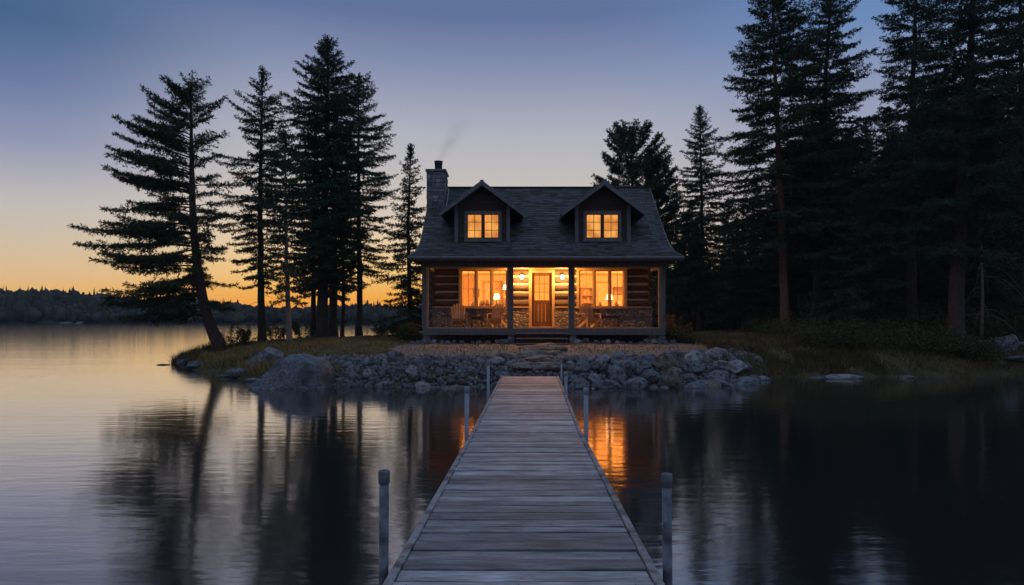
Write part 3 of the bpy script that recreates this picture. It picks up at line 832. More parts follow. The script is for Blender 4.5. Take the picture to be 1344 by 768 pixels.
# dense forest understory deep behind (one mass)
def understory():
    rng = np.random.default_rng(77)
    k = 52000
    y = rng.uniform(43, 84, k); px = rng.uniform(840, 1480, k)
    x = (px - 672) * y / F
    cx = np.sin(x * 0.9) * np.sin(y * 0.7 + x * 0.3)
    top = 0.9 + 2.4 * (0.5 + 0.5 * cx) * sstep(43, 52, y)
    z = ground_z(x, y) + rng.random(k) * top
    V = needles(rng, np.stack([x, y, z], 1), np.tile([0, 0, 0.5], (k, 1)), 0.42, 0.11, 1.0)
    tag(np_mesh('undergrowth', V, np.arange(4 * k).reshape(k, 4), M['leafgreen']), 'dark dense undergrowth deep in the wood on the right', 'undergrowth', kind='stuff')
understory()

# ================================================================== grass
def grass():
    rng = np.random.default_rng(3)
    k = 330000
    y = 21 + 30 * rng.random(k) ** 1.5; x = rng.uniform(-16, 26, k)
    s = coast_sdf(x, y)
    patch = np.sin(x * 1.3 + 2) * np.sin(y * 1.1 + x * 0.4) + 0.6 * np.sin(x * 3.7) * np.sin(y * 3.1)
    house = (x > -4.1) & (x < 6.7) & (y > 26.0) & (y < 36)
    gravel = (x > -4.4) & (x < 7.6) & (y > 21) & (y < 28.2)
    gedge = (rng.random(k) < 0.05)
    rip = (x > -5.4) & (x < 8.0) & (s < 1.6)
    trail = (x > -8) & (x < -4) & (y < 27.5) & (y > 24.5) & (rng.random(k) < 0.55)
    ok = (s > 0.25) & ~house & ~rip & (~gravel | gedge) & ~trail & (np.abs(x / y) < 0.85) & ((patch > -0.75) | (rng.random(k) < 0.3))
    ok &= (x < 9.5) | (rng.random(k) < 0.45)
    x, y, s, patch = x[ok], y[ok], s[ok], patch[ok]; n = len(x)
    z = ground_z(x, y)
    far = (y > 33)
    h = rng.uniform(0.06, 0.17, n) * (1 + 0.35 * patch) * np.where(far, 0.7, 1)
    lawn = ((x > -7) & (x < -3)) | ((x > 6.5) & (x < 10) & (y > 27)) | (y > 33)
    h = np.where(lawn, h * 0.55, h)
    edge = np.clip(1.6 - s, 0, 1) * (x < -5.4)
    h = h * (1 + 1.3 * edge)
    w = rng.uniform(0.010, 0.02, n) * (1 + y / 40)
    a = rng.uniform(0, 6.28, n); le = rng.normal(0, 0.45, (n, 2)) * h[:, None]
    P0 = np.stack([x - np.cos(a) * w, y - np.sin(a) * w, z - 0.02], 1)
    P1 = np.stack([x + np.cos(a) * w, y + np.sin(a) * w, z - 0.02], 1)
    P2 = np.stack([x + le[:, 0], y + le[:, 1], z + h], 1)
    V = np.stack([P0, P1, P2], 1).reshape(-1, 3)
    tag(np_mesh('grass', V, np.arange(3 * n).reshape(n, 3), M['grass']), 'short olive and brown grass covering the point and bank', 'grass', kind='stuff')
    # tall bank grass, right of the rocks, and a tuft on the left tip
    def tall(reg, n, hlo, hhi, seed):
        r = np.random.default_rng(seed)
        x = r.uniform(reg[0], reg[1], n); y = r.uniform(reg[2], reg[3], n)
        cl = np.sin(x * 2.3 + 1) * np.sin(y * 2.9 + x) > -0.35
        s = coast_sdf(x, y); ok = (s > 0.02) & cl
        x, y, s = x[ok], y[ok], s[ok]; n = len(x)
        z = ground_z(x, y); h = r.uniform(hlo, hhi, n)
        a = r.uniform(0, 6.28, n); w = r.uniform(0.007, 0.015, n)
        ld = r.normal(0, 0.35, (n, 2)) * h[:, None]
        c, s_ = np.cos(a) * w, np.sin(a) * w
        b = np.stack([x, y, z - 0.03], 1); mid = b + np.stack([ld[:, 0] * 0.3, ld[:, 1] * 0.3, h * 0.6], 1); tip = b + np.stack([ld[:, 0], ld[:, 1], h], 1)
        wv = np.stack([c, s_, 0 * c], 1)
        V = np.stack([b - wv, b + wv, mid + wv * 0.8, mid - wv * 0.8, mid + wv * 0.8, tip, tip + 0.0005, mid - wv * 0.8], 1)
        return V.reshape(-1, 3)
    V = np.concatenate([tall((7.2, 13.5, 22.5, 29), 22000, 0.12, 0.42, 1), tall((13.5, 24, 23.5, 28), 18000, 0.05, 0.2, 2)])
    q = len(V) // 4
    tag(np_mesh('bank_grass', V, np.arange(4 * q).reshape(q, 4), M['reed']), 'tall dry grass and weeds on the bank right of the rocks', 'grass', kind='stuff')
    V = tall((-15.6, -13.2, 28.4, 32), 3000, 0.2, 0.55, 4); q = len(V) // 4
    tag(np_mesh('shore_grass', V, np.arange(4 * q).reshape(q, 4), M['reed']), 'spiky dark grass tuft on the far left tip of the point', 'grass', kind='stuff')
grass()

# ================================================================== rocks
def rock_mesh(seed, cuts=9, flat=0.75, sub=4, rough=0.05, peak=0.0):
    rng = random.Random(seed)
    bm = bmesh.new(); bmesh.ops.create_icosphere(bm, subdivisions=sub, radius=1)
    planes = []
    for i in range(cuts):
        v = Vector((rng.gauss(0, 1), rng.gauss(0, 1), rng.gauss(0, 0.8))).normalized()
        planes.append((v, rng.uniform(0.58, 0.85)))
    o = Vector((rng.uniform(-50, 50),) * 3)
    for v in bm.verts:
        p = v.co.copy()
        for (nn, c) in planes:
            e = p.dot(nn) - c
            if e > 0: p -= nn * e * 0.97
        f = mnoise.fractal(p * 1.3 + o, 0.9, 2.0, 4) * 0.09 + mnoise.fractal(p * 5 + o, 0.9, 2.0, 3) * rough
        p += v.co * f
        if peak:
            r2 = math.hypot(p.x, p.y); p.z *= (1 + peak * max(0, 1 - r2 * 1.2))
        p.z *= flat
        v.co = p
    me = bpy.data.meshes.new('rock'); bm.to_mesh(me); bm.free()
    me.polygons.foreach_set('use_smooth', np.ones(len(me.polygons), bool))
    return me
ROCKS = {}
for key in ('rock', 'rockpale', 'rockwarm'):
    ROCKS[key] = []
for i in range(9):
    base = rock_mesh(200 + i, cuts=9 + i % 6, flat=0.78, sub=4)
    for key in ROCKS:
        me = base.copy(); me.materials.append(M[key]); ROCKS[key].append(me)
SLABS = [rock_mesh(300 + i, cuts=6, flat=0.36, sub=4, rough=0.03) for i in range(4)]
for me in SLABS: me.materials.append(M['rockwarm'])

def rock(x, y, z, r, seed, label, group=None, key=None, sx=1.0, sz=1.0, me=None, rz=None, name='rock', cat='rock'):
    rng = random.Random(seed)
    key = key or rng.choice(['rock', 'rock', 'rock', 'rockpale', 'rockwarm'])
    o = bpy.data.objects.new(name, me or rng.choice(ROCKS[key]))
    COL.objects.link(o)
    o.location = (x, y, z)
    o.scale = (r * sx * rng.uniform(0.9, 1.2), r * rng.uniform(0.8, 1.05), r * sz * rng.uniform(0.85, 1.1))
    o.rotation_euler = (rng.uniform(-0.3, 0.3) if me is None else 0, rng.uniform(-0.3, 0.3) if me is None else 0, rng.uniform(0, 6.28) if rz is None else rz)
    tag(o, label, cat, group)
    return o

def riprap():
    rng = random.Random(42)
    placed = []
    def fits(x, y, r, k):
        for (a, b, c) in placed:
            if (a - x) ** 2 + ((b - y)) ** 2 < (k * (c + r)) ** 2: return False
        return True
    def dockzone(x, y, r):
        return -0.48 - r < x < 1.48 + r and y < 21.0
    def steps(x, y, r):
        return 0.05 - r * 0.6 < x < 1.75 + r * 0.6 and 20.7 < y < 25.2
    count = 0
    # right bank: big stones
    for (xa, xb, r0, r1, tries, lab, grp, k, smax, quota) in [
        (1.9, 7.6, 0.3, 0.5, 600, 'large angular grey boulder in the rock bank right of the dock', 'boulders banked right of the dock', 0.68, 1.5, 38),
        (-5.2, -0.4, 0.22, 0.34, 60, 'larger grey boulder among the cobbles left of the dock', 'boulders banked left of the dock', 0.75, 1.6, 13),
        (-0.3, 1.9, 0.18, 0.34, 300, 'grey rock around the landing at the dock\'s shore end', 'rocks round the dock landing', 0.7, 1.8, 16),
        (1.8, 8.1, 0.17, 0.28, 2500, 'mid-sized grey rock wedged in the bank right of the dock', 'rocks banked right of the dock', 0.64, 1.65, 68),
        (-6.2, 0.1, 0.11, 0.18, 3500, 'rounded grey cobble in the bank left of the dock', 'cobbles banked left of the dock', 0.66, 1.55, 140)]:
        c0 = count
        for _ in range(tries):
            if count >= 283 or count - c0 >= quota: break
            x = rng.uniform(xa, xb); r = rng.uniform(r0, r1)
            y = rng.uniform(20.2, 25.0)
            s = float(coast_sdf(np.array([x]), np.array([y]))[0])
            if s < -0.35 or s > smax - 0.25 * rng.random(): continue
            if dockzone(x, y, r) or steps(x, y, r): continue
            if not fits(x, y, r, k): continue
            placed.append((x, y, r))
            z = min(max(gz(x, y), -0.2) + r * 0.25, 0.95 - r * 0.5)
            rock(x, y, z, r, rng.random(), lab, grp)
            count += 1
    print('riprap rocks', count)
riprap()

# stones laid along the top edge of the bank, under the porch, stepping slabs
def landing():
    specs = [(0.62, 20.95, 0.62, 0.95), (1.15, 21.75, 0.5, 0.8), (0.45, 21.8, 0.42, 0.7), (0.95, 22.5, 0.5, 0.9), (0.2, 22.7, 0.36, 0.6), (1.6, 22.4, 0.34, 0.5),
             (0.75, 23.3, 0.46, 0.7), (1.4, 23.6, 0.42, 0.6), (0.95, 24.2, 0.46, 0.8), (1.5, 24.7, 0.4, 0.55), (0.7, 24.9, 0.35, 0.5), (1.25, 25.3, 0.45, 0.7)]
    for i, (x, y, r, _) in enumerate(specs):
        rock(x, y, gz(x, y) + 0.03, r, 900 + i, 'flat worn stone in the path climbing from dock to porch steps', 'stepping stones between dock and porch',
             me=SLABS[i % 4], sx=1.25, name='stepping_stone', cat='stepping stone', rz=random.Random(i).uniform(-0.4, 0.4))
    rng = random.Random(8)
    i = 0
    x = -3.9
    while x < 6.6:
        if not (-0.1 < x < 2.5):
            r = rng.uniform(0.1, 0.2)
            rock(x, 26.75 + rng.uniform(-0.12, 0.12), gz(x, 26.75) + r * 0.3, r, 1000 + i, 'small round stone in the row under the porch edge', 'stones in a row under the porch edge')
            i += 1
        x += rng.uniform(0.22, 0.4)
landing()

def big_boulder():
    me = rock_mesh(411, cuts=7, flat=0.8, sub=5, rough=0.012, peak=0.5)
    me.materials.append(M['boulder'])
    o = rock(wx(388, 21.0), 21.05, 0.0, 1.0, 5, 'largest rounded grey boulder rising from the water left of the dock', key='rock', me=me, rz=0.4, name='boulder', cat='boulder')
    o.scale = (1.42, 1.0, 1.2)
    o = rock(wx(352, 24.6), 24.7, 0.5, 1.0, 6, 'sloping grey boulder in the grass behind the largest boulder', me=ROCKS['rock'][3], rz=0.3, name='boulder', cat='boulder')
    o.scale = (0.75, 0.6, 0.72); o.rotation_euler = (0, -0.5, 0.3)
    for (px, py, d, r, sx, sz, key, lab) in [
        (215, 478, 30.4, 0.3, 1.2, 0.35, 'rock', 'low dark rock barely above water at the far left tip'),
        (245, 481, 29.3, 0.42, 1.0, 0.8, 'rock', 'grey rock at the waterline under the spiky grass tuft'),
        (258, 486, 28.0, 0.4, 1.3, 0.5, 'rock', 'flat grey rock in the water right of the left tip'),
        (316, 490, 24.3, 0.42, 1.3, 0.7, 'rock', 'grey rock at the waterline left of the largest boulder'),
        (296, 492, 24.6, 0.22, 1.3, 0.5, 'rock', 'small low rock left of the waterline rock'),
        (334, 496, 22.8, 0.16, 1.5, 0.6, 'rockpale', 'small pale stone at the water by the largest boulder'),
        (461, 498, 21.1, 0.2, 1.0, 0.9, 'rock', 'round stone at the water just right of the largest boulder'),
        (598, 505, 20.7, 0.26, 1.6, 0.5, 'rockwarm', 'low brownish rock at the water left of the dock'),
        (1000, 493, 23.4, 0.28, 1.1, 0.75, 'rockpale', 'pale pointed rock alone at the water right of the rock bank'),
        (930, 499, 21.6, 0.5, 1.6, 0.55, 'rock', 'long smooth boulder at the foot of the right rock bank'),
        (1108, 490, 24.0, 0.5, 1.8, 0.4, 'rockpale', 'flat pale slab at the water below the young spruce'),
        (1075, 491, 24.2, 0.25, 1.5, 0.35, 'rock', 'low grey slab touching the flat pale slab'),
        (1191, 493, 24.1, 0.26, 1.2, 0.6, 'rockwarm', 'small brownish rock alone in the water on the right'),
        (1316, 468, 27.0, 0.62, 1.0, 1.0, 'rock', 'rounded blue-grey boulder on the bank at far right'),
        (1340, 478, 26.2, 0.45, 1.4, 0.4, 'rock', 'flat grey rock in front of the far right boulder')]:
        x = wx(px, d); z = max(gz(x, d), -0.03) + r * sz * 0.15
        rock(x, d, z, r, px, lab, me=ROCKS[key][px % 9], sx=sx, sz=sz, key=key, rz=0.2)
    for (px, py, s_) in [(88, 421, 1.0), (104, 422, 1.3)]:
        d = 184
        rock(wx(px, d), d, 0.1, s_, px, 'tiny pale rock on the far shore waterline, %s' % ('left of the pair' if px < 95 else 'right of the pair'), me=ROCKS['rockpale'][2], sx=1.6, sz=0.5)
big_boulder()

# pebbles at the waterline (too many and small to count)
def pebbles():
    rng = np.random.default_rng(12)
    bm = bmesh.new(); bmesh.ops.create_icosphere(bm, subdivisions=1, radius=1)
    iv = np.array([v.co for v in bm.verts]); iq = np.array([[v.index for v in f.verts] for f in bm.faces]); bm.free()
    k = 16000
    x = rng.uniform(-7.5, 9, k); y = rng.uniform(20.3, 27.5, k); s = coast_sdf(x, y)
    ok = (s > -0.15) & ((s < 2.0) | (rng.random(k) < 0.25)) & (y < 26.5)
    x, y, s = x[ok], y[ok], s[ok]; n = len(x)
    r = np.where(s < 2.0, rng.uniform(0.035, 0.1, n), rng.uniform(0.012, 0.03, n))
    V = iv[None] * (r[:, None, None] * rng.uniform(0.6, 1.2, (n, 1, 3))) * (1 + 0.15 * rng.standard_normal((n, len(iv), 1)))
    V += np.stack([x, y, ground_z(x, y) + r * 0.2], 1)[:, None, :]
    Q = iq[None] + (np.arange(n) * len(iv))[:, None, None]
    m = mat_noise('pebble_stone', (0.07, 0.068, 0.066), (0.22, 0.21, 0.2), 4, rough=0.85, bump=0, island=0.5)
    tag(np_mesh('pebbles', V.reshape(-1, 3), Q.reshape(-1, 3), m, smooth=True), 'grey pebbles scattered between the bank rocks', 'pebbles', kind='stuff')
pebbles()

# fallen log and dead drooping limbs, right bank
def deadwood():
    x0, y0, z0 = place(1290, 27.2)
    t = MB(); t.tube([(-1.1, 0, 0.12), (0, -0.1, 0.16), (1.3, -0.1, 0.1), (2.4, -0.25, 0.2)], [0.07, 0.08, 0.075, 0.05], 8)
    o = t.build('fallen_log', M['deadwood'], loc=(x0, y0, z0), smooth=True)
    tag(o, 'grey fallen log lying beside the boulder at far right', 'log')
    rng = np.random.default_rng(31)
    x0, y0, z0 = place(1288, 27.6)
    root = empty('dead_tree', (x0, y0, z0))
    st = MB(); st.tube([(0, 0, -0.2), (0.05, 0, 2.0), (0.0, 0.05, 5.2)], [0.07, 0.055, 0.015], 8); st.build('trunk', M['deadwood'], root, smooth=True)
    paths, rads = [], []
    for i in range(34):
        h = rng.uniform(1.0, 5.0); a = rng.uniform(0, 6.28); Lb = rng.uniform(0.6, 1.7); ss = np.linspace(0, 1, 7)
        B = np.stack([math.cos(a) * Lb * ss, math.sin(a) * Lb * ss, h + Lb * (0.35 * ss - 1.1 * ss ** 2)], 1)
        paths.append(B); rads.append(0.014 * (1 - 0.75 * ss))
    lv, lq = tri_tubes(paths, rads); np_mesh('bare_limbs', lv, lq, M['deadwood'], root)
    tag(root, 'dead bare tree with drooping grey limbs near the far right boulder', 'tree')
deadwood()

# ================================================================== the dock
def dock():
    rng = random.Random(4)
    root = empty('dock', (0.53, 20.3, 0))
    inv = Vector(root.location)
    YJ = 10.6
    def cx(y): return 0.227 + (0.0314 if y > YJ else 0.0241) * (y - YJ)
    def dz(y): return 0.394 if y > YJ else 0.394 + (YJ - y) * 0.0267
    HW = 0.84
    def sec(name, ya, yb):
        b = MB(); y = ya; heads = []
        while y < yb - 0.02:
            w = rng.choice([0.15, 0.2, 0.235, 0.235, 0.235]) * rng.uniform(0.97, 1.03)
            y1 = min(y + w, yb)
            g = 0.011
            z = dz(y) + rng.uniform(-0.005, 0.005); z2 = dz(y1) + (z - dz(y)) + rng.uniform(-0.003, 0.003); tilt = rng.uniform(-0.003, 0.003)
            e0, e1 = rng.uniform(-0.009, 0.002), rng.uniform(-0.009, 0.002)
            xa, xb = cx(y) - HW + 0.045 - e0, cx(y) + HW - 0.045 + e1
            c = 0.004
            vs_ = []
            for (yy, zz) in ((y + g, z - 0.034), (y + g, z - c), (y + g + c, z), (y1 - g - c, z2), (y1 - g, z2 - c), (y1 - g, z2 - 0.034)):
                vs_ += [(xa, yy, zz - tilt), (xb, yy, zz + tilt)]
            fs = [(2 * i, 2 * i + 1, 2 * i + 3, 2 * i + 2) for i in range(5)] + [(10, 11, 1, 0), (0, 2, 4, 6, 8, 10), (11, 9, 7, 5, 3, 1)]
            b.add([(p[0] - inv.x, p[1] - inv.y, p[2] - inv.z) for p in vs_], fs)
            for hx in (-0.7, -0.02, 0.68):
                for fy in (0.25, 0.75):
                    t_ = (hx + HW) / (2 * HW)
                    heads.append((cx(y) + hx + rng.uniform(-0.012, 0.012) - inv.x, y + (y1 - y) * fy + rng.uniform(-0.008, 0.008) - inv.y, z + (z2 - z) * fy - tilt + 2 * tilt * t_ - inv.z))
            y = y1
        o = b.build('deck_boards', M['plank'], root)
        o.data.materials.append(M['blackmetal'])
        bm = bmesh.new(); bm.from_mesh(o.data)
        for (hx, hy, hz) in heads:
            r_ = 0.0055
            f = bm.faces.new([bm.verts.new((hx + r_ * math.cos(a_), hy + r_ * math.sin(a_), hz + 0.0012)) for a_ in (0, 1.047, 2.094, 3.142, 4.189, 5.236)])
            f.material_index = 1
        bm.to_mesh(o.data); bm.free()
    sec('near', -2.4, YJ - 0.012)
    sec('far', YJ + 0.012, 20.3)
    for (ya, yb) in ((-2.4, YJ - 0.015), (YJ + 0.015, 20.33)):
        for s in (-1, 1):
            m = MB()
            def pt(y, x, z): return (cx(y) + x - inv.x, y - inv.y, dz(y) + z - inv.z)
            # edge strip, its top a little above the boards
            a0, a1 = s * (HW - 0.043), s * (HW + 0.012)
            q = [pt(ya, a0, -0.05), pt(ya, a1, -0.05), pt(ya, a1, 0.014), pt(ya, a0, 0.014), pt(yb, a0, -0.05), pt(yb, a1, -0.05), pt(yb, a1, 0.014), pt(yb, a0, 0.014)]
            m.add(q, [(0, 1, 2, 3), (7, 6, 5, 4), (0, 4, 5, 1), (1, 5, 6, 2), (2, 6, 7, 3), (3, 7, 4, 0)])
            m.build('edge_strip', M['rail'], root, bevel=0.004)
            m = MB()
            a0, a1 = s * (HW - 0.06), s * (HW - 0.012)
            q = [pt(ya, a0, -0.2), pt(ya, a1, -0.2), pt(ya, a1, -0.052), pt(ya, a0, -0.052), pt(yb, a0, -0.2), pt(yb, a1, -0.2), pt(yb, a1, -0.052), pt(yb, a0, -0.052)]
            m.add(q, [(0, 1, 2, 3), (7, 6, 5, 4), (0, 4, 5, 1), (1, 5, 6, 2), (2, 6, 7, 3), (3, 7, 4, 0)])
            m.build('stringer', M['darkwood'], root)
    # small dark screw heads on the boards' ends are too fine to see; cross beams under the joints
    for y in (-2.3, 4.0, 10.4, 10.85, 15.5, 20.2):
        MB().box(cx(y) - HW + 0.06 - inv.x, cx(y) + HW - 0.06 - inv.x, y - 0.04 - inv.y, y + 0.04 - inv.y, dz(y) - 0.19 - inv.z, dz(y) - 0.04 - inv.z).build('cross_beam', M['darkwood'], root)
    tag(root, 'weathered grey plank dock running from the foreground to the rocky shore', 'dock')
    # posts
    posts = [(-0.864, 4.6, 1.16, 0.038, 0.012, 'nearest metal mooring post left of the dock'),
             (1.048, 4.6, 1.137, 0.038, -0.02, 'nearest metal mooring post right of the dock'),
             (-0.675, 10.25, 1.13, 0.04, 0.0, 'middle metal mooring post left of the dock'),
             (1.102, 10.2, 1.115, 0.04, 0.0, 'middle metal mooring post right of the dock'),
             (-0.53, 15.3, 1.18, 0.038, 0.0, 'thin metal post left of the dock near the rocks'),
             (1.245, 15.8, 0.9, 0.042, 0.0, 'short metal post right of the dock near the rocks'),
             (1.40, 19.4, 0.92, 0.03, 0.0, 'thinnest metal post at the dock\'s shore end on the right')]
    for (x, y, zt, r, lean, lab) in posts:
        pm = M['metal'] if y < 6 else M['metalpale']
        p = empty('dock_post', (x, y, 0))
        m = MB(); m.tube([(-lean * 1.5, 0, -1.4), (0, 0, 0.0), (lean * 0.5, 0, zt - 0.075)], r * 0.86, 16); m.build('pipe', pm, p, smooth=False)
        c = MB(); c.tube([(lean * 0.5, 0, zt - 0.085), (lean * 0.5, 0, zt - 0.083), (lean * 0.5, 0, zt - 0.008), (lean * 0.5, 0, zt)], [r * 0.9, r * 1.03, r * 1.03, r * 0.96], 16)
        c.tube([(lean * 0.5, 0, zt + 0.0005), (lean * 0.5, 0, zt + 0.004)], [r * 0.45, r * 0.4], 12)
        c.build('cap', pm, p)
        for o in children(p):
            for poly in o.data.polygons: poly.use_smooth = len(poly.vertices) == 4
        tag(p, lab, 'post', 'metal posts along the dock')
dock()

# ================================================================== the cabin
CX = 1.27
FZ = 1.69          # porch floor top
D0 = 27.0          # porch front plane
DW = 29.0          # front wall plane
DB = 35.4          # back wall
XL, XR = -3.36, 5.9
cab = empty('log_cabin', (CX, 31, 1.06))
cab_loc = Vector(cab.location)
tag(cab, 'two-storey log cabin with lit porch, twin dormers and stone chimney on the shore', 'cabin')
def part(mb, name, mat, parent=cab, **k):
    o = mb.build(name, mat, None, **k)
    o.parent = parent
    o.matrix_parent_inverse = Matrix.Identity(4)
    # vertices are in world coordinates: cancel the parents' offset
    off = Vector((0, 0, 0)); p = parent
    while p: off += p.location; p = p.parent
    o.location = -off
    return o
def bx(*bs):
    m = MB()
    for b in bs: m.box(*b)
    return m

# foundation / floor
part(bx((XL + 0.1, XR - 0.1, DW + 0.1, DB - 0.1, 0.6, FZ - 0.03)), 'foundation', M['chimney'])
pf_ = MB(); y = D0 - 0.02
while y < DW + 0.05:
    pf_.box(XL - 0.1, XR + 0.1, y, y + 0.133, FZ - 0.035, FZ); y += 0.14
part(pf_, 'porch_floor', M['ceilwood'])
part(bx((XL - 0.14, XR + 0.14, D0 - 0.09, D0 - 0.03, FZ - 0.26, FZ - 0.002)), 'rim_beam', M['post'], bevel=0.006)
part(bx(*[(x, x + 0.08, D0 - 0.02, DW, FZ - 0.24, FZ - 0.04) for x in np.arange(XL, XR, 0.62)]), 'joists', M['darkwood'])
part(bx((XL - 0.14, XL - 0.08, D0 - 0.02, DW, FZ - 0.26, FZ - 0.002)), 'rim_beam', M['post'])
part(bx((XR + 0.08, XR + 0.14, D0 - 0.02, DW, FZ - 0.26, FZ - 0.002)), 'rim_beam', M['post'])
for x in (XL, -0.03, 2.4, XR):
    part(bx((x - 0.13, x + 0.13, D0 - 0.02, D0 + 0.24, 0.9, FZ - 0.27)), 'pier', M['chimney'])
# steps
sx0, sx1 = wx(677, 26.6), wx(745, 26.6)
for i in range(3):
    z = FZ - 0.19 * (i + 0.95); yy = D0 - 0.12 - 0.28 * (i + 1)
    st = part(bx((sx0, sx1, yy, yy + 0.3, z - 0.04, z)), 'step', M['post'], bevel=0.004)
    part(bx((sx0 + 0.02, sx1 - 0.02, yy + 0.25, yy + 0.27, z - 0.19, z - 0.042)), 'riser', M['darkwood'])
for s in (sx0 + 0.03, sx1 - 0.07):
    m = MB(); m.bar((s + 0.02, D0 - 0.1, FZ - 0.34), (s + 0.02, D0 - 1.05, FZ - 0.85), 0.045, 0.2); part(m, 'stringer', M['darkwood'])

# porch posts
pxs = [(-3.45, 0.19), (wx(670.5, D0), 0.2), (wx(749.5, D0), 0.2), (wx(870, D0), 0.22)]
BEAM0, BEAM1 = 4.13, 4.33
for (x, w) in pxs:
    part(bx((x - w / 2, x + w / 2, D0 - 0.02, D0 + w - 0.02, FZ, BEAM0)), 'porch_post', M['post'], bevel=0.012)
# pale slender casings inside each bay
bays = [(pxs[0][0] + 0.095, pxs[1][0] - 0.1), (pxs[1][0] + 0.1, pxs[2][0] - 0.1), (pxs[2][0] + 0.1, pxs[3][0] - 0.11)]
for i, (a, b) in enumerate(bays):
    bs = [(a, b, D0 + 0.06, D0 + 0.12, BEAM0 - 0.055, BEAM0 - 0.002), (a, b, D0 + 0.05, D0 + 0.13, FZ + 0.002, FZ + 0.035)]
    if i != 1: bs += [(a + 0.001, a + 0.05, D0 + 0.055, D0 + 0.125, FZ + 0.036, BEAM0 - 0.056), (b - 0.05, b - 0.001, D0 + 0.055, D0 + 0.125, FZ + 0.036, BEAM0 - 0.056)]
    part(bx(*bs), 'bay_casing', M['winwood'])
part(bx((XL - 0.22, XR + 0.22, D0 - 0.04, D0 + 0.18, BEAM0, BEAM1)), 'porch_beam', M['post'], bevel=0.01)
part(bx((XL, XR, D0 + 0.18, DW + 0.02, BEAM0 + 0.1, BEAM0 + 0.14)), 'porch_ceiling', M['ceilwood'])
# end brackets: short timbers from corner posts back to the wall
for x in (XL + 0.02, XR - 0.02):
    part(bx((x - 0.07, x + 0.07, D0 + 0.2, DW - 0.1, BEAM0 - 0.1, BEAM0 + 0.08)), 'side_beam', M['post'])

# --- log walls ---
def logs_x(mb, x0, x1, zb, zt, y, r=0.14, pitch=0.335, ends=0.0):
    """horizontal logs along x, round faces towards -y"""
    z = zb + pitch / 2
    while z + 0.1 < zt:
        rr = r * random.uniform(0.94, 1.05)
        mb.tube([(x0 - ends, y, z), ((x0 + x1) / 2, y + random.uniform(-0.01, 0.01), z + random.uniform(-0.008, 0.008)), (x1 + ends, y, z)], [rr, rr * 0.99, rr * random.uniform(0.95, 1.02)], 12)
        z += pitch
def logs_y(mb, y0, y1, zb, zt, x, r=0.14, pitch=0.335, ends=0.0, zoff=0.0):
    z = zb + pitch / 2 + zoff
    while z + 0.1 < zt:
        mb.tube([(x, y0 - ends, z), (x, y1 + ends, z)], r, 12)
        z += pitch
random.seed(3)
WT = 2.52    # wainscot top
ZT = BEAM0 + 0.1
lm = MB(); cm = MB()
wl = (wx(602, DW), wx(668.5, DW)); wr = (wx(757, DW), wx(823, DW)); dr = (wx(694, DW), wx(728, DW))
segs = [(XL, wl[0]), (wl[1], dr[0]), (dr[1], wr[0]), (wr[1], XR - 0.1)]
for (a, b) in segs:
    lm = MB(); logs_x(lm, a + 0.003, b - 0.003, WT, ZT + 0.03, DW + 0.1, ends=0)
    lw_ = part(lm, 'log_wall', M['log'], smooth=False)
    ck = MB().box(a, b, DW + 0.04, DW + 0.2, WT, ZT).build('chinking', M['chink'], None); ck.parent = lw_
# crossing log ends at the corners
for x in (XL + 0.02, XR - 0.06):
    le_ = MB()
    z = WT + 0.167 + 0.14
    while z < ZT:
        le_.tube([(x, DW - 0.2, z), (x, DW + 0.15, z)], 0.125, 14); z += 0.335
    part(le_, 'log_ends', M['log'])
# side, back and gable walls
sw = MB(); sc_ = MB()
for x in (XL + 0.02, XR - 0.06):
    logs_y(sw, DW + 0.15, DB, FZ, ZT + 0.1, x)
    sc_.box(x - 0.06, x + 0.06, DW + 0.2, DB, FZ, ZT)
logs_x(sw, XL, XR, FZ, ZT + 0.1, DB); sc_.box(XL, XR, DB - 0.06, DB + 0.06, FZ, ZT)
part(sw, 'side_logs', M['log']); part(sc_, 'side_chinking', M['chink'])
# stone wainscot on the front wall
wm = bx(*[(a, b, DW - 0.06, DW + 0.22, FZ, WT) for (a, b) in ((XL - 0.02, dr[0]), (dr[1], XR + 0.02))])
part(wm, 'stone_wainscot', M['stonewall'])
part(bx(*[(a, b, DW - 0.1, DW - 0.02, WT + 0.002, WT + 0.06) for (a, b) in ((XL - 0.02, wl[0] - 0.02), (wl[1] + 0.02, dr[0] - 0.02), (dr[1] + 0.02, wr[0] - 0.02), (wr[1] + 0.02, XR))]), 'wainscot_cap', M['winwood'])

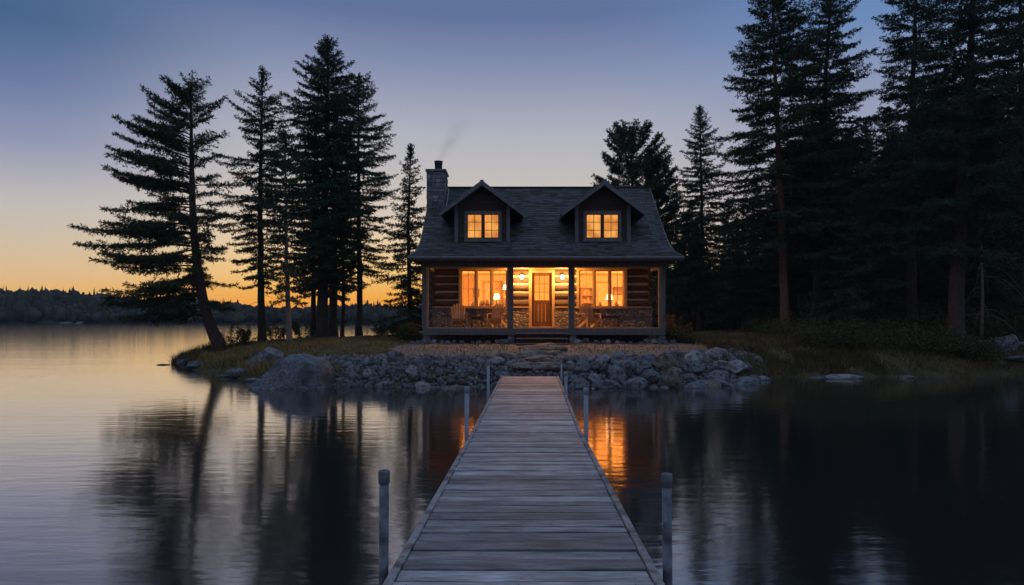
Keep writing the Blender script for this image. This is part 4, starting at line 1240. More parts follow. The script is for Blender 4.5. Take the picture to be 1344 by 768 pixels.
# --- windows ---
def big_window(x0, x1, label_items, seed):
    z0, z1 = wz(403, DW), wz(355, DW)
    w = part(bx((x0, x0 + 0.1, DW - 0.06, DW + 0.24, z0, z1), (x1 - 0.1, x1, DW - 0.06, DW + 0.24, z0, z1),
                (x0 - 0.02, x1 + 0.02, DW - 0.07, DW + 0.24, z1 + 0.001, z1 + 0.12)), 'window', M['winwood'], bevel=0.004)
    W_ = w
    def sub(mb, n, m, **k):
        o = mb.build(n, m, None, **k); o.parent = W_; o.location = (0, 0, 0); return o
    sub(bx((x0 - 0.04, x1 + 0.04, DW - 0.16, DW + 0.2, z0 - 0.07, z0 - 0.001)), 'sill', M['winwood'], bevel=0.005)
    a, b = x0 + 0.1, x1 - 0.1
    cw = [(a, a + (b - a) * 0.315), (a + (b - a) * 0.345, a + (b - a) * 0.655), (a + (b - a) * 0.685, b)]
    sub(bx((cw[0][1], cw[1][0], DW - 0.03, DW + 0.1, z0 + 0.001, z1 - 0.001), (cw[1][1], cw[2][0], DW - 0.03, DW + 0.1, z0 + 0.001, z1 - 0.001)), 'mullion', M['winwood'])
    for i, (p, q) in enumerate(cw):
        f = 0.045
        bs = [(p + .001, p + f, DW, DW + 0.05, z0 + .002, z1 - .002), (q - f, q - .001, DW, DW + 0.05, z0 + .002, z1 - .002),
              (p + f, q - f, DW, DW + 0.05, z0 + .002, z0 + f), (p + f, q - f, DW, DW + 0.05, z1 - f, z1 - .002)]
        if i != 1:
            mx_ = (p + q) / 2
            bs += [(mx_ - 0.011, mx_ + 0.011, DW + 0.012, DW + 0.036, z0 + f, z1 - f)]
            zm = z0 + (z1 - z0) * 0.5
            bs += [(p + f, mx_ - 0.0115, DW + 0.013, DW + 0.035, zm - 0.011, zm + 0.011), (mx_ + 0.0115, q - f, DW + 0.013, DW + 0.035, zm - 0.011, zm + 0.011)]
        sub(bx(*bs), 'sash', M['winwood'])
        sub(MB().box(p + f, q - f, DW + 0.022, DW + 0.026, z0 + f, z1 - f), 'pane', M['glass'])
big_window(wl[0], wl[1], None, 1)
big_window(wr[0], wr[1], None, 2)

# --- door ---
dx0, dx1 = wx(698, DW), wx(724.5, DW); dz1 = wz(358, DW)
part(bx((dr[0] + 0.005, dx0, DW - 0.05, DW + 0.22, FZ, dz1 + 0.09), (dx1, dr[1] - 0.005, DW - 0.05, DW + 0.22, FZ, dz1 + 0.09),
        (dx0, dx1, DW - 0.05, DW + 0.22, dz1, dz1 + 0.09), (dx0, dx1, DW - 0.08, DW + 0.2, FZ + 0.001, FZ + 0.03)), 'door_frame', M['winwood'])
part(bx((dr[0], dr[1], DW - 0.02, DW + 0.2, dz1 + 0.091, ZT)), 'lintel', M['ceilwood'])
wz0 = dz1 - 0.13; wzb = wz(394, DW)
gx0, gx1 = dx0 + 0.12, dx1 - 0.12
dm = bx((dx0 + 0.003, gx0, DW + 0.05, DW + 0.1, FZ + 0.032, dz1 - 0.003), (gx1, dx1 - 0.003, DW + 0.05, DW + 0.1, FZ + 0.032, dz1 - 0.003),
        (gx0, gx1, DW + 0.05, DW + 0.1, wz0, dz1 - 0.003), (gx0, gx1, DW + 0.05, DW + 0.1, wzb - 0.14, wzb), (gx0, gx1, DW + 0.05, DW + 0.1, FZ + 0.032, FZ + 0.24))
n_ = 4; ww = (gx1 - gx0) / n_
for i in range(n_): dm.box(gx0 + i * ww + 0.004, gx0 + (i + 1) * ww - 0.004, DW + 0.062, DW + 0.09, FZ + 0.24, wzb - 0.14)
door = part(dm, 'door', M['door'])
def subp(par, mb, n, m, **k):
    o = mb.build(n, m, None, **k); o.parent = par; o.location = (0, 0, 0); return o
mt = MB()
for i in (1, 2):
    x = gx0 + (gx1 - gx0) * i / 3; mt.box(x - 0.012, x + 0.012, DW + 0.056, DW + 0.092, wzb, wz0)
    z = wzb + (wz0 - wzb) * i / 3
    for j in range(3):
        xa = gx0 + (gx1 - gx0) * j / 3 + (0.0125 if j else 0); xb = gx0 + (gx1 - gx0) * (j + 1) / 3 - (0.0125 if j < 2 else 0)
        mt.box(xa, xb, DW + 0.057, DW + 0.091, z - 0.012, z + 0.012)
subp(door, mt, 'muntins', M['door'])
subp(door, MB().box(gx0, gx1, DW + 0.072, DW + 0.076, wzb, wz0), 'pane', M['glass'])
hm = MB(); hm.tube([(dx1 - 0.06, DW + 0.05, FZ + 1.0), (dx1 - 0.06, DW - 0.0, FZ + 1.0), (dx1 - 0.14, DW - 0.005, FZ + 1.0)], 0.012, 8); hm.box(dx1 - 0.08, dx1 - 0.04, DW + 0.044, DW + 0.0495, FZ + 0.93, FZ + 1.1)
subp(door, hm, 'handle', M['blackmetal'])

# --- wall lamps ---
def ico(mb, c, r, sub=3, sc=(1, 1, 1)):
    bm = bmesh.new(); bmesh.ops.create_icosphere(bm, subdivisions=sub, radius=r)
    mb.add([(c[0] + v.co.x * sc[0], c[1] + v.co.y * sc[1], c[2] + v.co.z * sc[2]) for v in bm.verts], [[v.index for v in f.verts] for f in bm.faces]); bm.free()
    return mb
def point(name, loc, w, col, r=0.05):
    l_ = bpy.data.lights.new(name, 'POINT'); l_.energy = w; l_.color = col; l_.shadow_soft_size = r
    o = bpy.data.objects.new(name, l_); COL.objects.link(o); o.location = loc
    return o
WARM = (1.0, 0.46, 0.12)
for px in (685, 738):
    x = wx(px, DW - 0.15); z = wz(364, DW)
    m = MB(); m.box(x - 0.05, x + 0.05, DW - 0.05, DW - 0.03, z - 0.12, z + 0.16)
    m.tube([(x, DW - 0.05, z + 0.13), (x, DW - 0.14, z + 0.17), (x, DW - 0.17, z + 0.11)], 0.012, 8)
    m.tube([(x, DW - 0.17, z + 0.12), (x, DW - 0.17, z + 0.085)], [0.03, 0.07], 12)
    lp = part(m, 'wall_lamp', M['blackmetal'])
    subp(lp, ico(MB(), (x, DW - 0.17, z), 0.085, sc=(1, 1, 1.15)), 'globe', M['globe'], smooth=True)
    point('porch_lamp_light', (x, DW - 0.42, z - 0.02), 190, WARM, 0.09)

# --- main roof ---
PROF = [(26.22, 4.47), (26.7, 4.68), (27.2, 4.97), (27.8, 5.38), (28.5, 5.92), (29.5, 6.74), (31.0, 7.97)]
PY = np.array([p[0] for p in PROF]); PZ = np.array([p[1] for p in PROF])
SEG = np.concatenate([[0], np.cumsum(np.hypot(np.diff(PY), np.diff(PZ)))]); SL = SEG[-1]
def rp(s): return float(np.interp(s, SEG, PY)), float(np.interp(s, SEG, PZ))
def rhw(s): return float(np.interp(s, [0, 0.25, 0.6, 1.0, 1.6, SL], [5.24, 5.12, 5.02, 4.97, 4.94, 4.92]))
RCX = 1.29
rm = MB(); rngr = random.Random(6)
course = 0.142
nC = int(SL / course)
for i in range(nC + 1):
    s0 = i * course; s1 = min(s0 + course * 1.35, SL + 0.02)
    y0, z0 = rp(s0); y1, z1 = rp(min(s1, SL)); hw = rhw(s0)
    nrm = Vector((0, -(z1 - z0), (y1 - y0))).normalized()
    x = -hw + (-0.12 * (i % 3))
    while x < hw:
        w = 0.3 * rngr.uniform(0.75, 1.2); xa = max(x, -hw); xb = min(x + w - 0.006, hw)
        if xb - xa > 0.02:
            th = 0.022 + rngr.uniform(-0.005, 0.006); jy = rngr.uniform(-0.012, 0.012)
            lo = Vector((0, y0 + jy * 0.7, z0 + jy * 0.7)); hi = Vector((0, y1, z1))
            A = lo + nrm * th; Bp = hi + nrm * 0.004
            vs_ = [(RCX + xa, lo.y, lo.z), (RCX + xb, lo.y, lo.z), (RCX + xb, A.y, A.z), (RCX + xa, A.y, A.z), (RCX + xb, Bp.y, Bp.z), (RCX + xa, Bp.y, Bp.z)]
            rm.add(vs_, [(0, 1, 2, 3), (3, 2, 4, 5), (1, 4, 2), (0, 3, 5)])
        x += w
roof = part(rm, 'roof', M['shingle'])
# deck under the shingles, front and back
dk = MB()
for i in range(len(PROF) - 1):
    (ya, za), (yb, zb) = PROF[i], PROF[i + 1]
    ha, hb = rhw(SEG[i]), rhw(SEG[i + 1])
    for sgn in (1,):
        v = [(RCX - ha, ya, za - 0.004), (RCX + ha, ya, za - 0.004), (RCX + hb, yb, zb - 0.004), (RCX - hb, yb, zb - 0.004),
             (RCX - ha, ya, za - 0.12), (RCX + ha, ya, za - 0.12), (RCX + hb, yb, zb - 0.12), (RCX - hb, yb, zb - 0.12)]
        dk.add(v, [(0, 1, 2, 3), (7, 6, 5, 4), (1, 5, 6, 2), (0, 3, 7, 4)])
dk.add([(RCX - 4.92, 31, 7.966), (RCX + 4.92, 31, 7.966), (RCX + 4.92, 36.1, 3.9), (RCX - 4.92, 36.1, 3.9),
        (RCX - 4.92, 31, 7.85), (RCX + 4.92, 31, 7.85), (RCX + 4.92, 36.1, 3.78), (RCX - 4.92, 36.1, 3.78)],
       [(0, 3, 2, 1), (4, 5, 6, 7), (1, 2, 6, 5), (0, 4, 7, 3), (3, 7, 6, 2)])
part(dk, 'roof_deck', M['shingle'])
m = MB(); m.bar((RCX - 4.93, 30.99, 7.99), (RCX + 4.93, 30.99, 7.99), 0.2, 0.035); part(m, 'ridge_cap', M['shingle'])
# soffit, fascia, gutter
part(bx((RCX - 5.22, RCX + 5.22, 26.18, 26.215, 4.3, 4.455)), 'fascia', M['trim'], bevel=0.003)
gm = MB(); gm.tube([(RCX - 5.26, 26.11, 4.40), (RCX + 5.26, 26.11, 4.40)], 0.062, 10); part(gm, 'gutter', M['trim'], smooth=False)
part(bx((RCX - 5.18, RCX + 5.18, 26.22, 29.0, 4.335, 4.36)), 'soffit', M['siding'])
for sgn in (-1, 1):
    m = MB()
    for i in range(len(PROF) - 1):
        (ya, za), (yb, zb) = PROF[i], PROF[i + 1]
        ha, hb = rhw(SEG[i]), rhw(SEG[i + 1])
        xa, xb = RCX + sgn * (ha + 0.003), RCX + sgn * (hb + 0.003); t_ = sgn * 0.035
        m.add([(xa, ya, za - 0.17), (xa + t_, ya, za - 0.17), (xa + t_, ya, za + 0.012), (xa, ya, za + 0.012), (xb, yb, zb - 0.17), (xb + t_, yb, zb - 0.17), (xb + t_, yb, zb + 0.012), (xb, yb, zb + 0.012)],
              [(0, 1, 2, 3), (7, 6, 5, 4), (0, 4, 5, 1), (1, 5, 6, 2), (2, 6, 7, 3), (3, 7, 4, 0)])
    part(m, 'rake_board', M['trim'])
    x = XL + 0.02 if sgn < 0 else XR - 0.06
    m = MB(); m.add([(x - 0.06, 26.9, 4.35), (x - 0.06, 35.4, 4.35), (x - 0.06, 31, 7.8), (x + 0.06, 26.9, 4.35), (x + 0.06, 35.4, 4.35), (x + 0.06, 31, 7.8)],
                    [(0, 1, 2), (5, 4, 3), (0, 3, 4, 1), (1, 4, 5, 2), (2, 5, 3, 0)])
    part(m, 'gable_wall', M['siding'])

# --- dormers ---
def dormer(cx, wpx):
    yf = 27.45; yo = 27.0
    hwall = 1.09; zb = 5.03; zr = 7.5; ze = 6.27; hs = 1.63
    slope = (zr - ze) / hs
    zw = zr - 0.13 - slope * hwall
    m = MB()
    # front gable wall with an opening, made of lapped boards
    w0, w1 = wx(wpx[0], yf), wx(wpx[1], yf); z0, z1 = wz(313, yf), wz(281, yf)
    z = zb
    while z < zr - 0.2:
        zt = min(z + 0.15, zr - 0.16)
        def hx(zz): return hwall if zz <= zw else max(0.02, (zr - 0.14 - zz) / slope)
        def lap(xa0, xb0, xa1, xb1):
            m.add([(xa0, yf - 0.03, z), (xb0, yf - 0.03, z), (xb1, yf - 0.008, zt), (xa1, yf - 0.008, zt), (xa0, yf + 0.03, z), (xb0, yf + 0.03, z), (xb1, yf + 0.03, zt), (xa1, yf + 0.03, zt)],
                  [(0, 1, 2, 3), (7, 6, 5, 4), (0, 4, 5, 1), (1, 5, 6, 2), (2, 6, 7, 3), (3, 7, 4, 0)])
        h0, h1 = hx(z), hx(zt)
        if zt <= z0 + 0.02 or z >= z1 - 0.02: lap(cx - h0, cx + h0, cx - h1, cx + h1)
        else:
            lap(cx - h0, w0, cx - h1, w0); lap(w1, cx + h0, w1, cx + h1)
        z += 0.15
    dor = part(m, 'dormer', M['siding'])
    S = lambda mb, n, mm, **k: subp(dor, mb, n, mm, **k)
    S(bx((cx - hwall + 0.001, cx - hwall + 0.05, yf + 0.031, 30.2, zb, zw + 0.05)), 'side_wall', M['siding'])
    S(bx((cx + hwall - 0.05, cx + hwall - 0.001, yf + 0.031, 30.2, zb, zw + 0.05)), 'side_wall', M['siding'])
    S(bx((cx - hwall - 0.02, cx - hwall + 0.12, yf - 0.06, yf - 0.031, zb, zw + 0.06)), 'corner_board', M['trim'])
    S(bx((cx + hwall - 0.12, cx + hwall + 0.02, yf - 0.06, yf - 0.031, zb, zw + 0.06)), 'corner_board', M['trim'])
    S(bx((cx - hwall - 0.04, cx + hwall + 0.04, yf - 0.09, yf - 0.0, zb - 0.05, zb - 0.001)), 'flashing', M['flashing'])
    # window
    f = 0.1
    S(bx((w0 - f, w0, yf - 0.07, yf - 0.01, z0 - f, z1 + f), (w1, w1 + f, yf - 0.07, yf - 0.01, z0 - f, z1 + f), (w0, w1, yf - 0.07, yf - 0.01, z1, z1 + f),
         (w0, w1, yf - 0.07, yf - 0.01, z0 - f, z0)), 'window_casing', M['trim'])
    S(bx((w0 - f - 0.03, w1 + f + 0.03, yf - 0.12, yf - 0.03, z0 - f - 0.04, z0 - f - 0.001)), 'window_sill', M['trim'])
    mc = (w0 + w1) / 2
    bs = [(mc - 0.035, mc + 0.035, yf - 0.045, yf + 0.02, z0 + .001, z1 - .001)]
    for (p, q) in ((w0, mc - 0.035), (mc + 0.035, w1)):
        g = 0.035
        bs += [(p + .001, p + g, yf - 0.04, yf + 0.01, z0 + .001, z1 - .001), (q - g, q - .001, yf - 0.04, yf + 0.01, z0 + .001, z1 - .001), (p + g, q - g, yf - 0.04, yf + 0.01, z0 + .001, z0 + g), (p + g, q - g, yf - 0.04, yf + 0.01, z1 - g, z1 - .001)]
        mm_ = (p + q) / 2; bs += [(mm_ - 0.01, mm_ + 0.01, yf - 0.03, yf, z0 + g, z1 - g)]
        for j in (1, 2):
            zz = z0 + (z1 - z0) * j / 3
            bs += [(p + g, mm_ - 0.0105, yf - 0.029, yf - .001, zz - 0.01, zz + 0.01), (mm_ + 0.0105, q - g, yf - 0.029, yf - .001, zz - 0.01, zz + 0.01)]
    S(bx(*bs), 'sash', M['door'])
    S(MB().box(w0 + 0.03, w1 - 0.03, yf - 0.018, yf - 0.014, z0 + 0.03, z1 - 0.03), 'pane', M['glass'])
    # lit curtain hanging in folds behind the glass
    cu = MB(); n = 44
    vs_ = []
    for i in range(n + 1):
        x = w0 - 0.03 + (w1 - w0 + 0.06) * i / n
        yy = yf + 0.12 + 0.02 * math.sin(i * 1.1 + cx)
        vs_ += [(x, yy, z0 - 0.08), (x, yy, z1 + 0.08)]
    cu.add(vs_, [(2 * i, 2 * i + 2, 2 * i + 3, 2 * i + 1) for i in range(n)])
    S(cu, 'curtain', M['blind'])
    # roof: shingled slopes
    rm2 = MB(); sl = math.hypot(hs, zr - ze)
    for sgn in (-1, 1):
        k = int(sl / 0.14) + 1
        for i in range(k):
            a0 = i * 0.14; a1 = min(a0 + 0.19, sl)
            fx = lambda a: cx + sgn * hs * (1 - a / sl); fz = lambda a: ze + (zr - ze) * a / sl
            nx_ = sgn * (zr - ze) / sl; nz_ = hs / sl
            yy = yo - 0.1 * (i % 2); yend = 30.9
            while yy < yend:
                w = 0.3 * rngr.uniform(0.8, 1.2); ya, yb = max(yy, yo), min(yy + w - 0.006, yend); th = 0.02
                if yb - ya > 0.02:
                    lo = (fx(a0), fz(a0)); hi = (fx(a1), fz(a1))
                    v = [(lo[0], ya, lo[1]), (lo[0], yb, lo[1]), (lo[0] + nx_ * th, yb, lo[1] + nz_ * th), (lo[0] + nx_ * th, ya, lo[1] + nz_ * th),
                         (hi[0] + nx_ * 0.003, yb, hi[1] + nz_ * 0.003), (hi[0] + nx_ * 0.003, ya, hi[1] + nz_ * 0.003)]
                    rm2.add(v, [(0, 1, 2, 3), (3, 2, 4, 5), (1, 4, 2), (0, 3, 5)])
                yy += w
        # slab
        v = [(cx + sgn * hs, yo + 0.01, ze - 0.003), (cx, yo + 0.01, zr - 0.003), (cx, 30.9, zr - 0.003), (cx + sgn * hs, 30.9, ze - 0.003)]
        v2 = [(a, b, c - 0.1) for a, b, c in v]
        rm2.add(v + v2, [(0, 1, 2, 3), (7, 6, 5, 4), (0, 4, 5, 1), (0, 3, 7, 4)])
    rm2.bar((cx, yo - 0.02, zr + 0.02), (cx, 30.9, zr + 0.02), 0.14, 0.03)
    S(rm2, 'dormer_roof', M['shingle'])
    for sgn in (-1, 1):
        b1 = MB()
        def q(x, z): return (cx + sgn * x, z)
        th = 0.16
        A = [q(hs + 0.03, ze - 0.0), q(0.0, zr + 0.022), q(0.0, zr + 0.022 - th * 1.25), q(hs + 0.03, ze - th * 1.1)]
        v = [(a, yo - 0.055, b) for a, b in A] + [(a, yo - 0.012, b) for a, b in A]
        b1.add(v, [(0, 1, 2, 3), (7, 6, 5, 4), (0, 4, 5, 1), (1, 5, 6, 2), (2, 6, 7, 3), (3, 7, 4, 0)])
        S(b1, 'barge_board', M['trim'])
        # soffit under the overhanging eave
        b2 = MB(); b2.add([(cx + sgn * hs, yo, ze - 0.12), (cx + sgn * hwall, yo, ze - 0.11 + slope * (hs - hwall)), (cx + sgn * hwall, 29, ze - 0.11 + slope * (hs - hwall)), (cx + sgn * hs, 29, ze - 0.12)], [(0, 1, 2, 3)])
        S(b2, 'eave_soffit', M['siding'])
dormer(wx(633, 27.45), (613, 655))
dormer(wx(791, 27.45), (769, 812))

# --- chimney ---
cy0, cy1 = 29.55, 30.75
x0_, x1_ = wx(560.5, cy0), wx(583.5, cy0)
zc = wz(222, cy0)
cmh = bx((x0_, x1_, cy0, cy1, 0.8, zc - 0.1))
chim = part(cmh, 'chimney', M['chimney'])
# rough stones standing proud of the chimney faces so its outline is uneven
cs = MB(); rngc = random.Random(17)
z = 5.0
while z < zc - 0.12:
    h = rngc.uniform(0.12, 0.2)
    for face in range(3):
        if face == 0: a, b = x0_, x1_
        else: a, b = cy0, cy1
        u = a
        while u < b - 0.05:
            w = rngc.uniform(0.16, 0.36); u1 = min(u + w, b); p = rngc.uniform(0.012, 0.05)
            if face == 0: cs.box(u + 0.008, u1 - 0.008, cy0 - p, cy0 + 0.05, z + 0.008, min(z + h, zc - 0.11) - 0.006)
            elif face == 1: cs.box(x1_ - 0.05, x1_ + p, u + 0.008, u1 - 0.008, z + 0.009, min(z + h, zc - 0.11) - 0.007)
            else: cs.box(x0_ - p, x0_ + 0.05, u + 0.008, u1 - 0.008, z + 0.009, min(z + h, zc - 0.11) - 0.007)
            u = u1
    z += h
M['chstone'] = mat_noise('chimney_fieldstone', (0.09, 0.092, 0.1), (0.3, 0.3, 0.31), 9, rough=0.85, bump=0.8, bdist=0.02, island=0.45)
subp(chim, cs, 'face_stones', M['chstone'], bevel=0.012)
subp(chim, bx((x0_ - 0.07, x1_ + 0.07, cy0 - 0.07, cy1 + 0.07, zc - 0.1, zc)), 'chimney_crown', M['chimney'], bevel=0.015)
fm = MB(); fx_ = wx(575.5, 30.1)
fm.tube([(fx_, 30.1, zc - 0.02), (fx_, 30.1, zc + 0.2)], 0.1, 14)
for (a, b, r_) in ((0.14, 0.27, 0.165), (0.3, 0.41, 0.175), (0.43, 0.455, 0.2)):
    fm.tube([(fx_, 30.1, zc + a), (fx_, 30.1, zc + b)], r_, 16)
fm.tube([(fx_, 30.1, zc + 0.2), (fx_, 30.1, zc + 0.43)], 0.11, 12)
subp(chim, fm, 'flue_cap', M['blackmetal'])
m = MB(); m.bar((x1_ + 0.08, cy0 - 0.05, rp(float(np.interp(cy0, PY, SEG)))[1] + 0.06), (x1_ + 0.08, cy1, rp(float(np.interp(cy1, PY, SEG)))[1] + 0.06), 0.05, 0.12)
subp(chim, m, 'flashing', M['flashing'])

# --- interior shell ---
YI = 33.6
part(bx((XL + 0.15, XR - 0.15, DW + 0.24, YI, FZ - 0.03, FZ + 0.001)), 'interior_floor', M['intwood'])
part(bx((XL + 0.15, XR - 0.15, DW + 0.24, YI, 4.16, 4.2)), 'interior_ceiling', M['plaster'])
iw = bx((XL + 0.12, XR - 0.15, YI, YI + 0.1, FZ, 4.16), (XL + 0.12, XL + 0.2, DW + 0.22, YI, FZ, 4.16), (XR - 0.22, XR - 0.14, DW + 0.22, YI, FZ, 4.16),
        (0.32, 0.4, DW + 0.6, YI, FZ, 4.16), (2.25, 2.33, DW + 0.6, YI, FZ, 4.16))
part(iw, 'interior_wall', M['plaster'])
# inner doorway trim and wood panels seen through the windows
part(bx((-1.45, -1.35, YI - 0.06, YI - 0.002, FZ, 3.9), (-0.55, -0.45, YI - 0.06, YI - 0.002, FZ, 3.9), (-1.35, -0.55, YI - 0.06, YI - 0.002, 3.8, 3.9)), 'inner_door_trim', M['intwood'])
part(bx(*[(XL + 0.25 + i * 0.15, XL + 0.39 + i * 0.15, YI - 0.03, YI - 0.001, FZ, 4.15) for i in range(9)]), 'wood_panelling', M['intwood'])
part(bx((4.0, 4.08, YI - 0.06, YI - 0.002, FZ, 3.85), (4.8, 4.88, YI - 0.06, YI - 0.002, FZ, 3.85), (4.08, 4.8, YI - 0.06, YI - 0.002, 3.77, 3.85)), 'inner_door_trim', M['intwood'])
for wi, (wa, wb) in enumerate((wl, wr)):
    for s_, (a, b) in enumerate(((wa + 0.02, wa + 0.15), (wb - 0.15, wb - 0.02))):
        n = 20; vs_ = []
        for i in range(n + 1):
            x = a + (b - a) * i / n; yy = DW + 0.34 + 0.03 * math.sin(i * 1.25)
            vs_ += [(x, yy, 2.5), (x, yy, 4.1)]
        part(MB().add(vs_, [(2 * i, 2 * i + 2, 2 * i + 3, 2 * i + 1) for i in range(n)]), 'curtain', M['cloth'])
IW = (1.0, 0.45, 0.105)
point('room_light', (-2.82, 29.8, 3.4), 640, IW, 0.1)
point('room_light', (0.06, 29.8, 3.4), 420, IW, 0.1)
point('room_light', (5.3, 29.8, 3.4), 640, IW, 0.1)
point('room_light', (2.55, 29.75, 3.5), 420, IW, 0.1)
point('hall_light', (2.08, 30.6, 3.4), 520, IW, 0.1)

# ================================================================== furniture
def chair(loc, rz, label):
    root = empty('adirondack_chair', loc, rz)
    # front faces -y
    b = MB(); n = 6
    for i in range(n):
        u = (i - (n - 1) / 2) / ((n - 1) / 2)
        h = 0.74 - 0.13 * u * u
        xa = u * 0.21; xt = u * 0.27
        p0 = (xa, 0.12, 0.26); p1 = (xt, 0.12 + h * 0.36, 0.26 + h)
        b.bar(p0, p1, 0.078, 0.018, up=(0, 1, 0))
    b.build('backrest', M['chairwood'], root, bevel=0.003)
    s = MB()
    for i in range(6):
        t = i / 5; s.box(-0.27, 0.27, -0.42 + t * 0.48, -0.345 + t * 0.48, 0.39 - t * 0.13 - 0.02, 0.39 - t * 0.13)
    s.build('seat', M['chairwood'], root)
    s = MB(); s.bar((0, 0.33, 0.62), (0, 0.331, 0.67), 0.6, 0.03, up=(0, 1, 0)); s.box(-0.3, 0.3, 0.24, 0.265, 0.56, 0.62); s.build('back_rail', M['chairwood'], root)
    for sg in (-1, 1):
        a = MB(); a.add([(sg * 0.27, -0.48, 0.56), (sg * 0.41, -0.48, 0.56), (sg * 0.39, 0.28, 0.56), (sg * 0.31, 0.28, 0.56), (sg * 0.27, -0.48, 0.582), (sg * 0.41, -0.48, 0.582), (sg * 0.39, 0.28, 0.582), (sg * 0.31, 0.28, 0.582)],
                        [(0, 3, 2, 1), (4, 5, 6, 7), (0, 1, 5, 4), (1, 2, 6, 5), (2, 3, 7, 6), (3, 0, 4, 7)])
        a.build('arm', M['chairwood'], root)
        l_ = MB(); l_.box(sg * 0.3 - 0.02, sg * 0.3 + 0.02, -0.45, -0.35, 0, 0.558); l_.build('leg', M['chairwood'], root)
        l_ = MB(); l_.bar((sg * 0.29, -0.38, 0.34), (sg * 0.29, 0.5, 0.0), 0.025, 0.11); l_.build('leg', M['chairwood'], root)
    tag(root, label, 'chair', 'slatted wooden chairs on the porch')
    return root
chair((wx(602, 28.1), 28.1, FZ), 0.15, 'slatted porch chair at left, near the unlit log wall')
chair((wx(652, 28.1), 28.1, FZ), -0.25, 'slatted porch chair close to the inner post, right of the small dark table')
chair((wx(774, 28.1), 28.1, FZ), 0.35, 'slatted porch chair under the right window beside the taller table')
def table(loc, label, w=0.5, h=0.46):
    root = empty('side_table', loc)
    t = MB()
    for i in range(4): t.box(-w / 2 + i * w / 4 + 0.003, -w / 2 + (i + 1) * w / 4 - 0.003, -0.22, 0.22, h - 0.03, h)
    t.build('table_top', M['darkwood'], root)
    for sx in (-1, 1):
        for sy in (-1, 1):
            MB().box(sx * (w / 2 - 0.04) - 0.02, sx * (w / 2 - 0.04) + 0.02, sy * 0.18 - 0.02, sy * 0.18 + 0.02, 0, h - 0.031).build('leg', M['darkwood'], root)
    MB().box(-w / 2 + 0.05, w / 2 - 0.05, -0.012, 0.012, h - 0.1, h - 0.031).build('apron', M['darkwood'], root)
    tag(root, label, 'table', 'small tables on the porch')
table((wx(626, 28.2), 28.2, FZ), 'small dark square table between the two left porch chairs')
table((wx(800, 28.2), 28.2, FZ), 'wider dark table right of the right porch chair', 0.85, 0.5)

def lathe(mb, c, prof, n=16):
    return mb.tube([(c[0], c[1], c[2] + z) for z, r in prof], [r for z, r in prof], n)
def cup(px, d, z, label):
    o = lathe(MB(), (0, 0, 0), [(0, 0.025), (0.01, 0.032), (0.09, 0.035), (0.1, 0.03)], 12).build('mug', M['chink'], None, smooth=True, loc=(wx(px, d), d, z))
    tag(o, label, 'mug')
cup(628, 28.15, FZ + 0.46, 'small pale mug on the left porch table')
cup(797, 28.15, FZ + 0.5, 'small pale mug on the right porch table')

def floor_lamp(x, y, z, label, h=1.45):
    root = empty('table_lamp', (x, y, z))
    lathe(MB(), (0, 0, 0), [(0, 0.09), (0.02, 0.09), (0.03, 0.02), (0.1, 0.05), (0.2, 0.06), (0.27, 0.015), (0.36, 0.012)], 14).build('base', M['darkwood'], root, smooth=True)
    m = MB(); m.tube([(0, 0, 0.3), (0, 0, 0.52)], [0.15, 0.1], 18, cap=False); m.build('lamp_shade', M['shade'], root, smooth=True)
    tag(root, label, 'lamp', 'lit table lamps inside the cabin')
def cabinet(x0, x1, y0, y1, z0, z1, name, label, shelves=0, cat='cabinet'):
    root = empty(name, ((x0 + x1) / 2, (y0 + y1) / 2, z0))
    w, d_, h = (x1 - x0) / 2, (y1 - y0) / 2, z1 - z0
    if shelves:
        MB().box(-w, w, d_ - 0.02, d_, 0, h).build('back_panel', M['intwood'], root)
        MB().box(-w, -w + 0.03, -d_, d_ - 0.021, 0, h).build('side_panel', M['intwood'], root)
        MB().box(w - 0.03, w, -d_, d_ - 0.021, 0, h).build('side_panel', M['intwood'], root)
        rg = random.Random(3)
        for i in range(shelves + 1):
            zz = h * i / shelves * 0.985
            MB().box(-w + 0.031, w - 0.031, -d_, d_ - 0.021, zz, zz + 0.025).build('shelf', M['intwood'], root)
            if i < shelves:
                b = MB(); u = -w + 0.04
                while u < w - 0.08:
                    t = rg.uniform(0.03, 0.06); b.box(u, u + t - 0.003, -d_ + 0.04, d_ - 0.06, zz + 0.026, zz + h / shelves * rg.uniform(0.55, 0.8)); u += t
                o = b.build('books', M['books'], root)
    else:
        MB().box(-w, w, -d_, d_, h - 0.04, h).build('top', M['intwood'], root)
        MB().box(-w + 0.03, w - 0.03, -d_ + 0.03, d_ - 0.02, 0.02, h - 0.041).build('body', M['intwood'], root)
        for s in (-1, 1): MB().box(s * w * 0.48 - w * 0.42, s * w * 0.48 + w * 0.42, -d_ + 0.01, -d_ + 0.028, 0.1, h - 0.1).build('drawer_front', M['darkwood'], root)
    tag(root, label, cat)
cabinet(3.35, 4.0, 33.1, 33.55, FZ, 3.55, 'bookshelf', 'tall wooden bookshelf seen through the middle pane of the right window', 5, 'bookshelf')
cabinet(-2.7, -0.2, 30.0, 30.5, FZ, 2.62, 'sideboard', 'low sideboard just inside the left window')
cabinet(3.0, 4.9, 30.0, 30.5, FZ, 2.6, 'sideboard', 'low sideboard just inside the right window')
floor_lamp(wx(652, 30.2), 30.25, 2.62, 'lit table lamp behind the right pane of the left window')
floor_lamp(wx(664, 32), 31.8, 3.1, 'lit lamp glimpsed deeper behind the left window')
floor_lamp(wx(800, 30.2), 30.25, 2.6, 'lit table lamp behind the middle of the right window')
cabinet(-0.4, 0.3, 31.5, 32.1, FZ, 3.1, 'dresser', 'tall dresser deeper inside behind the left window')
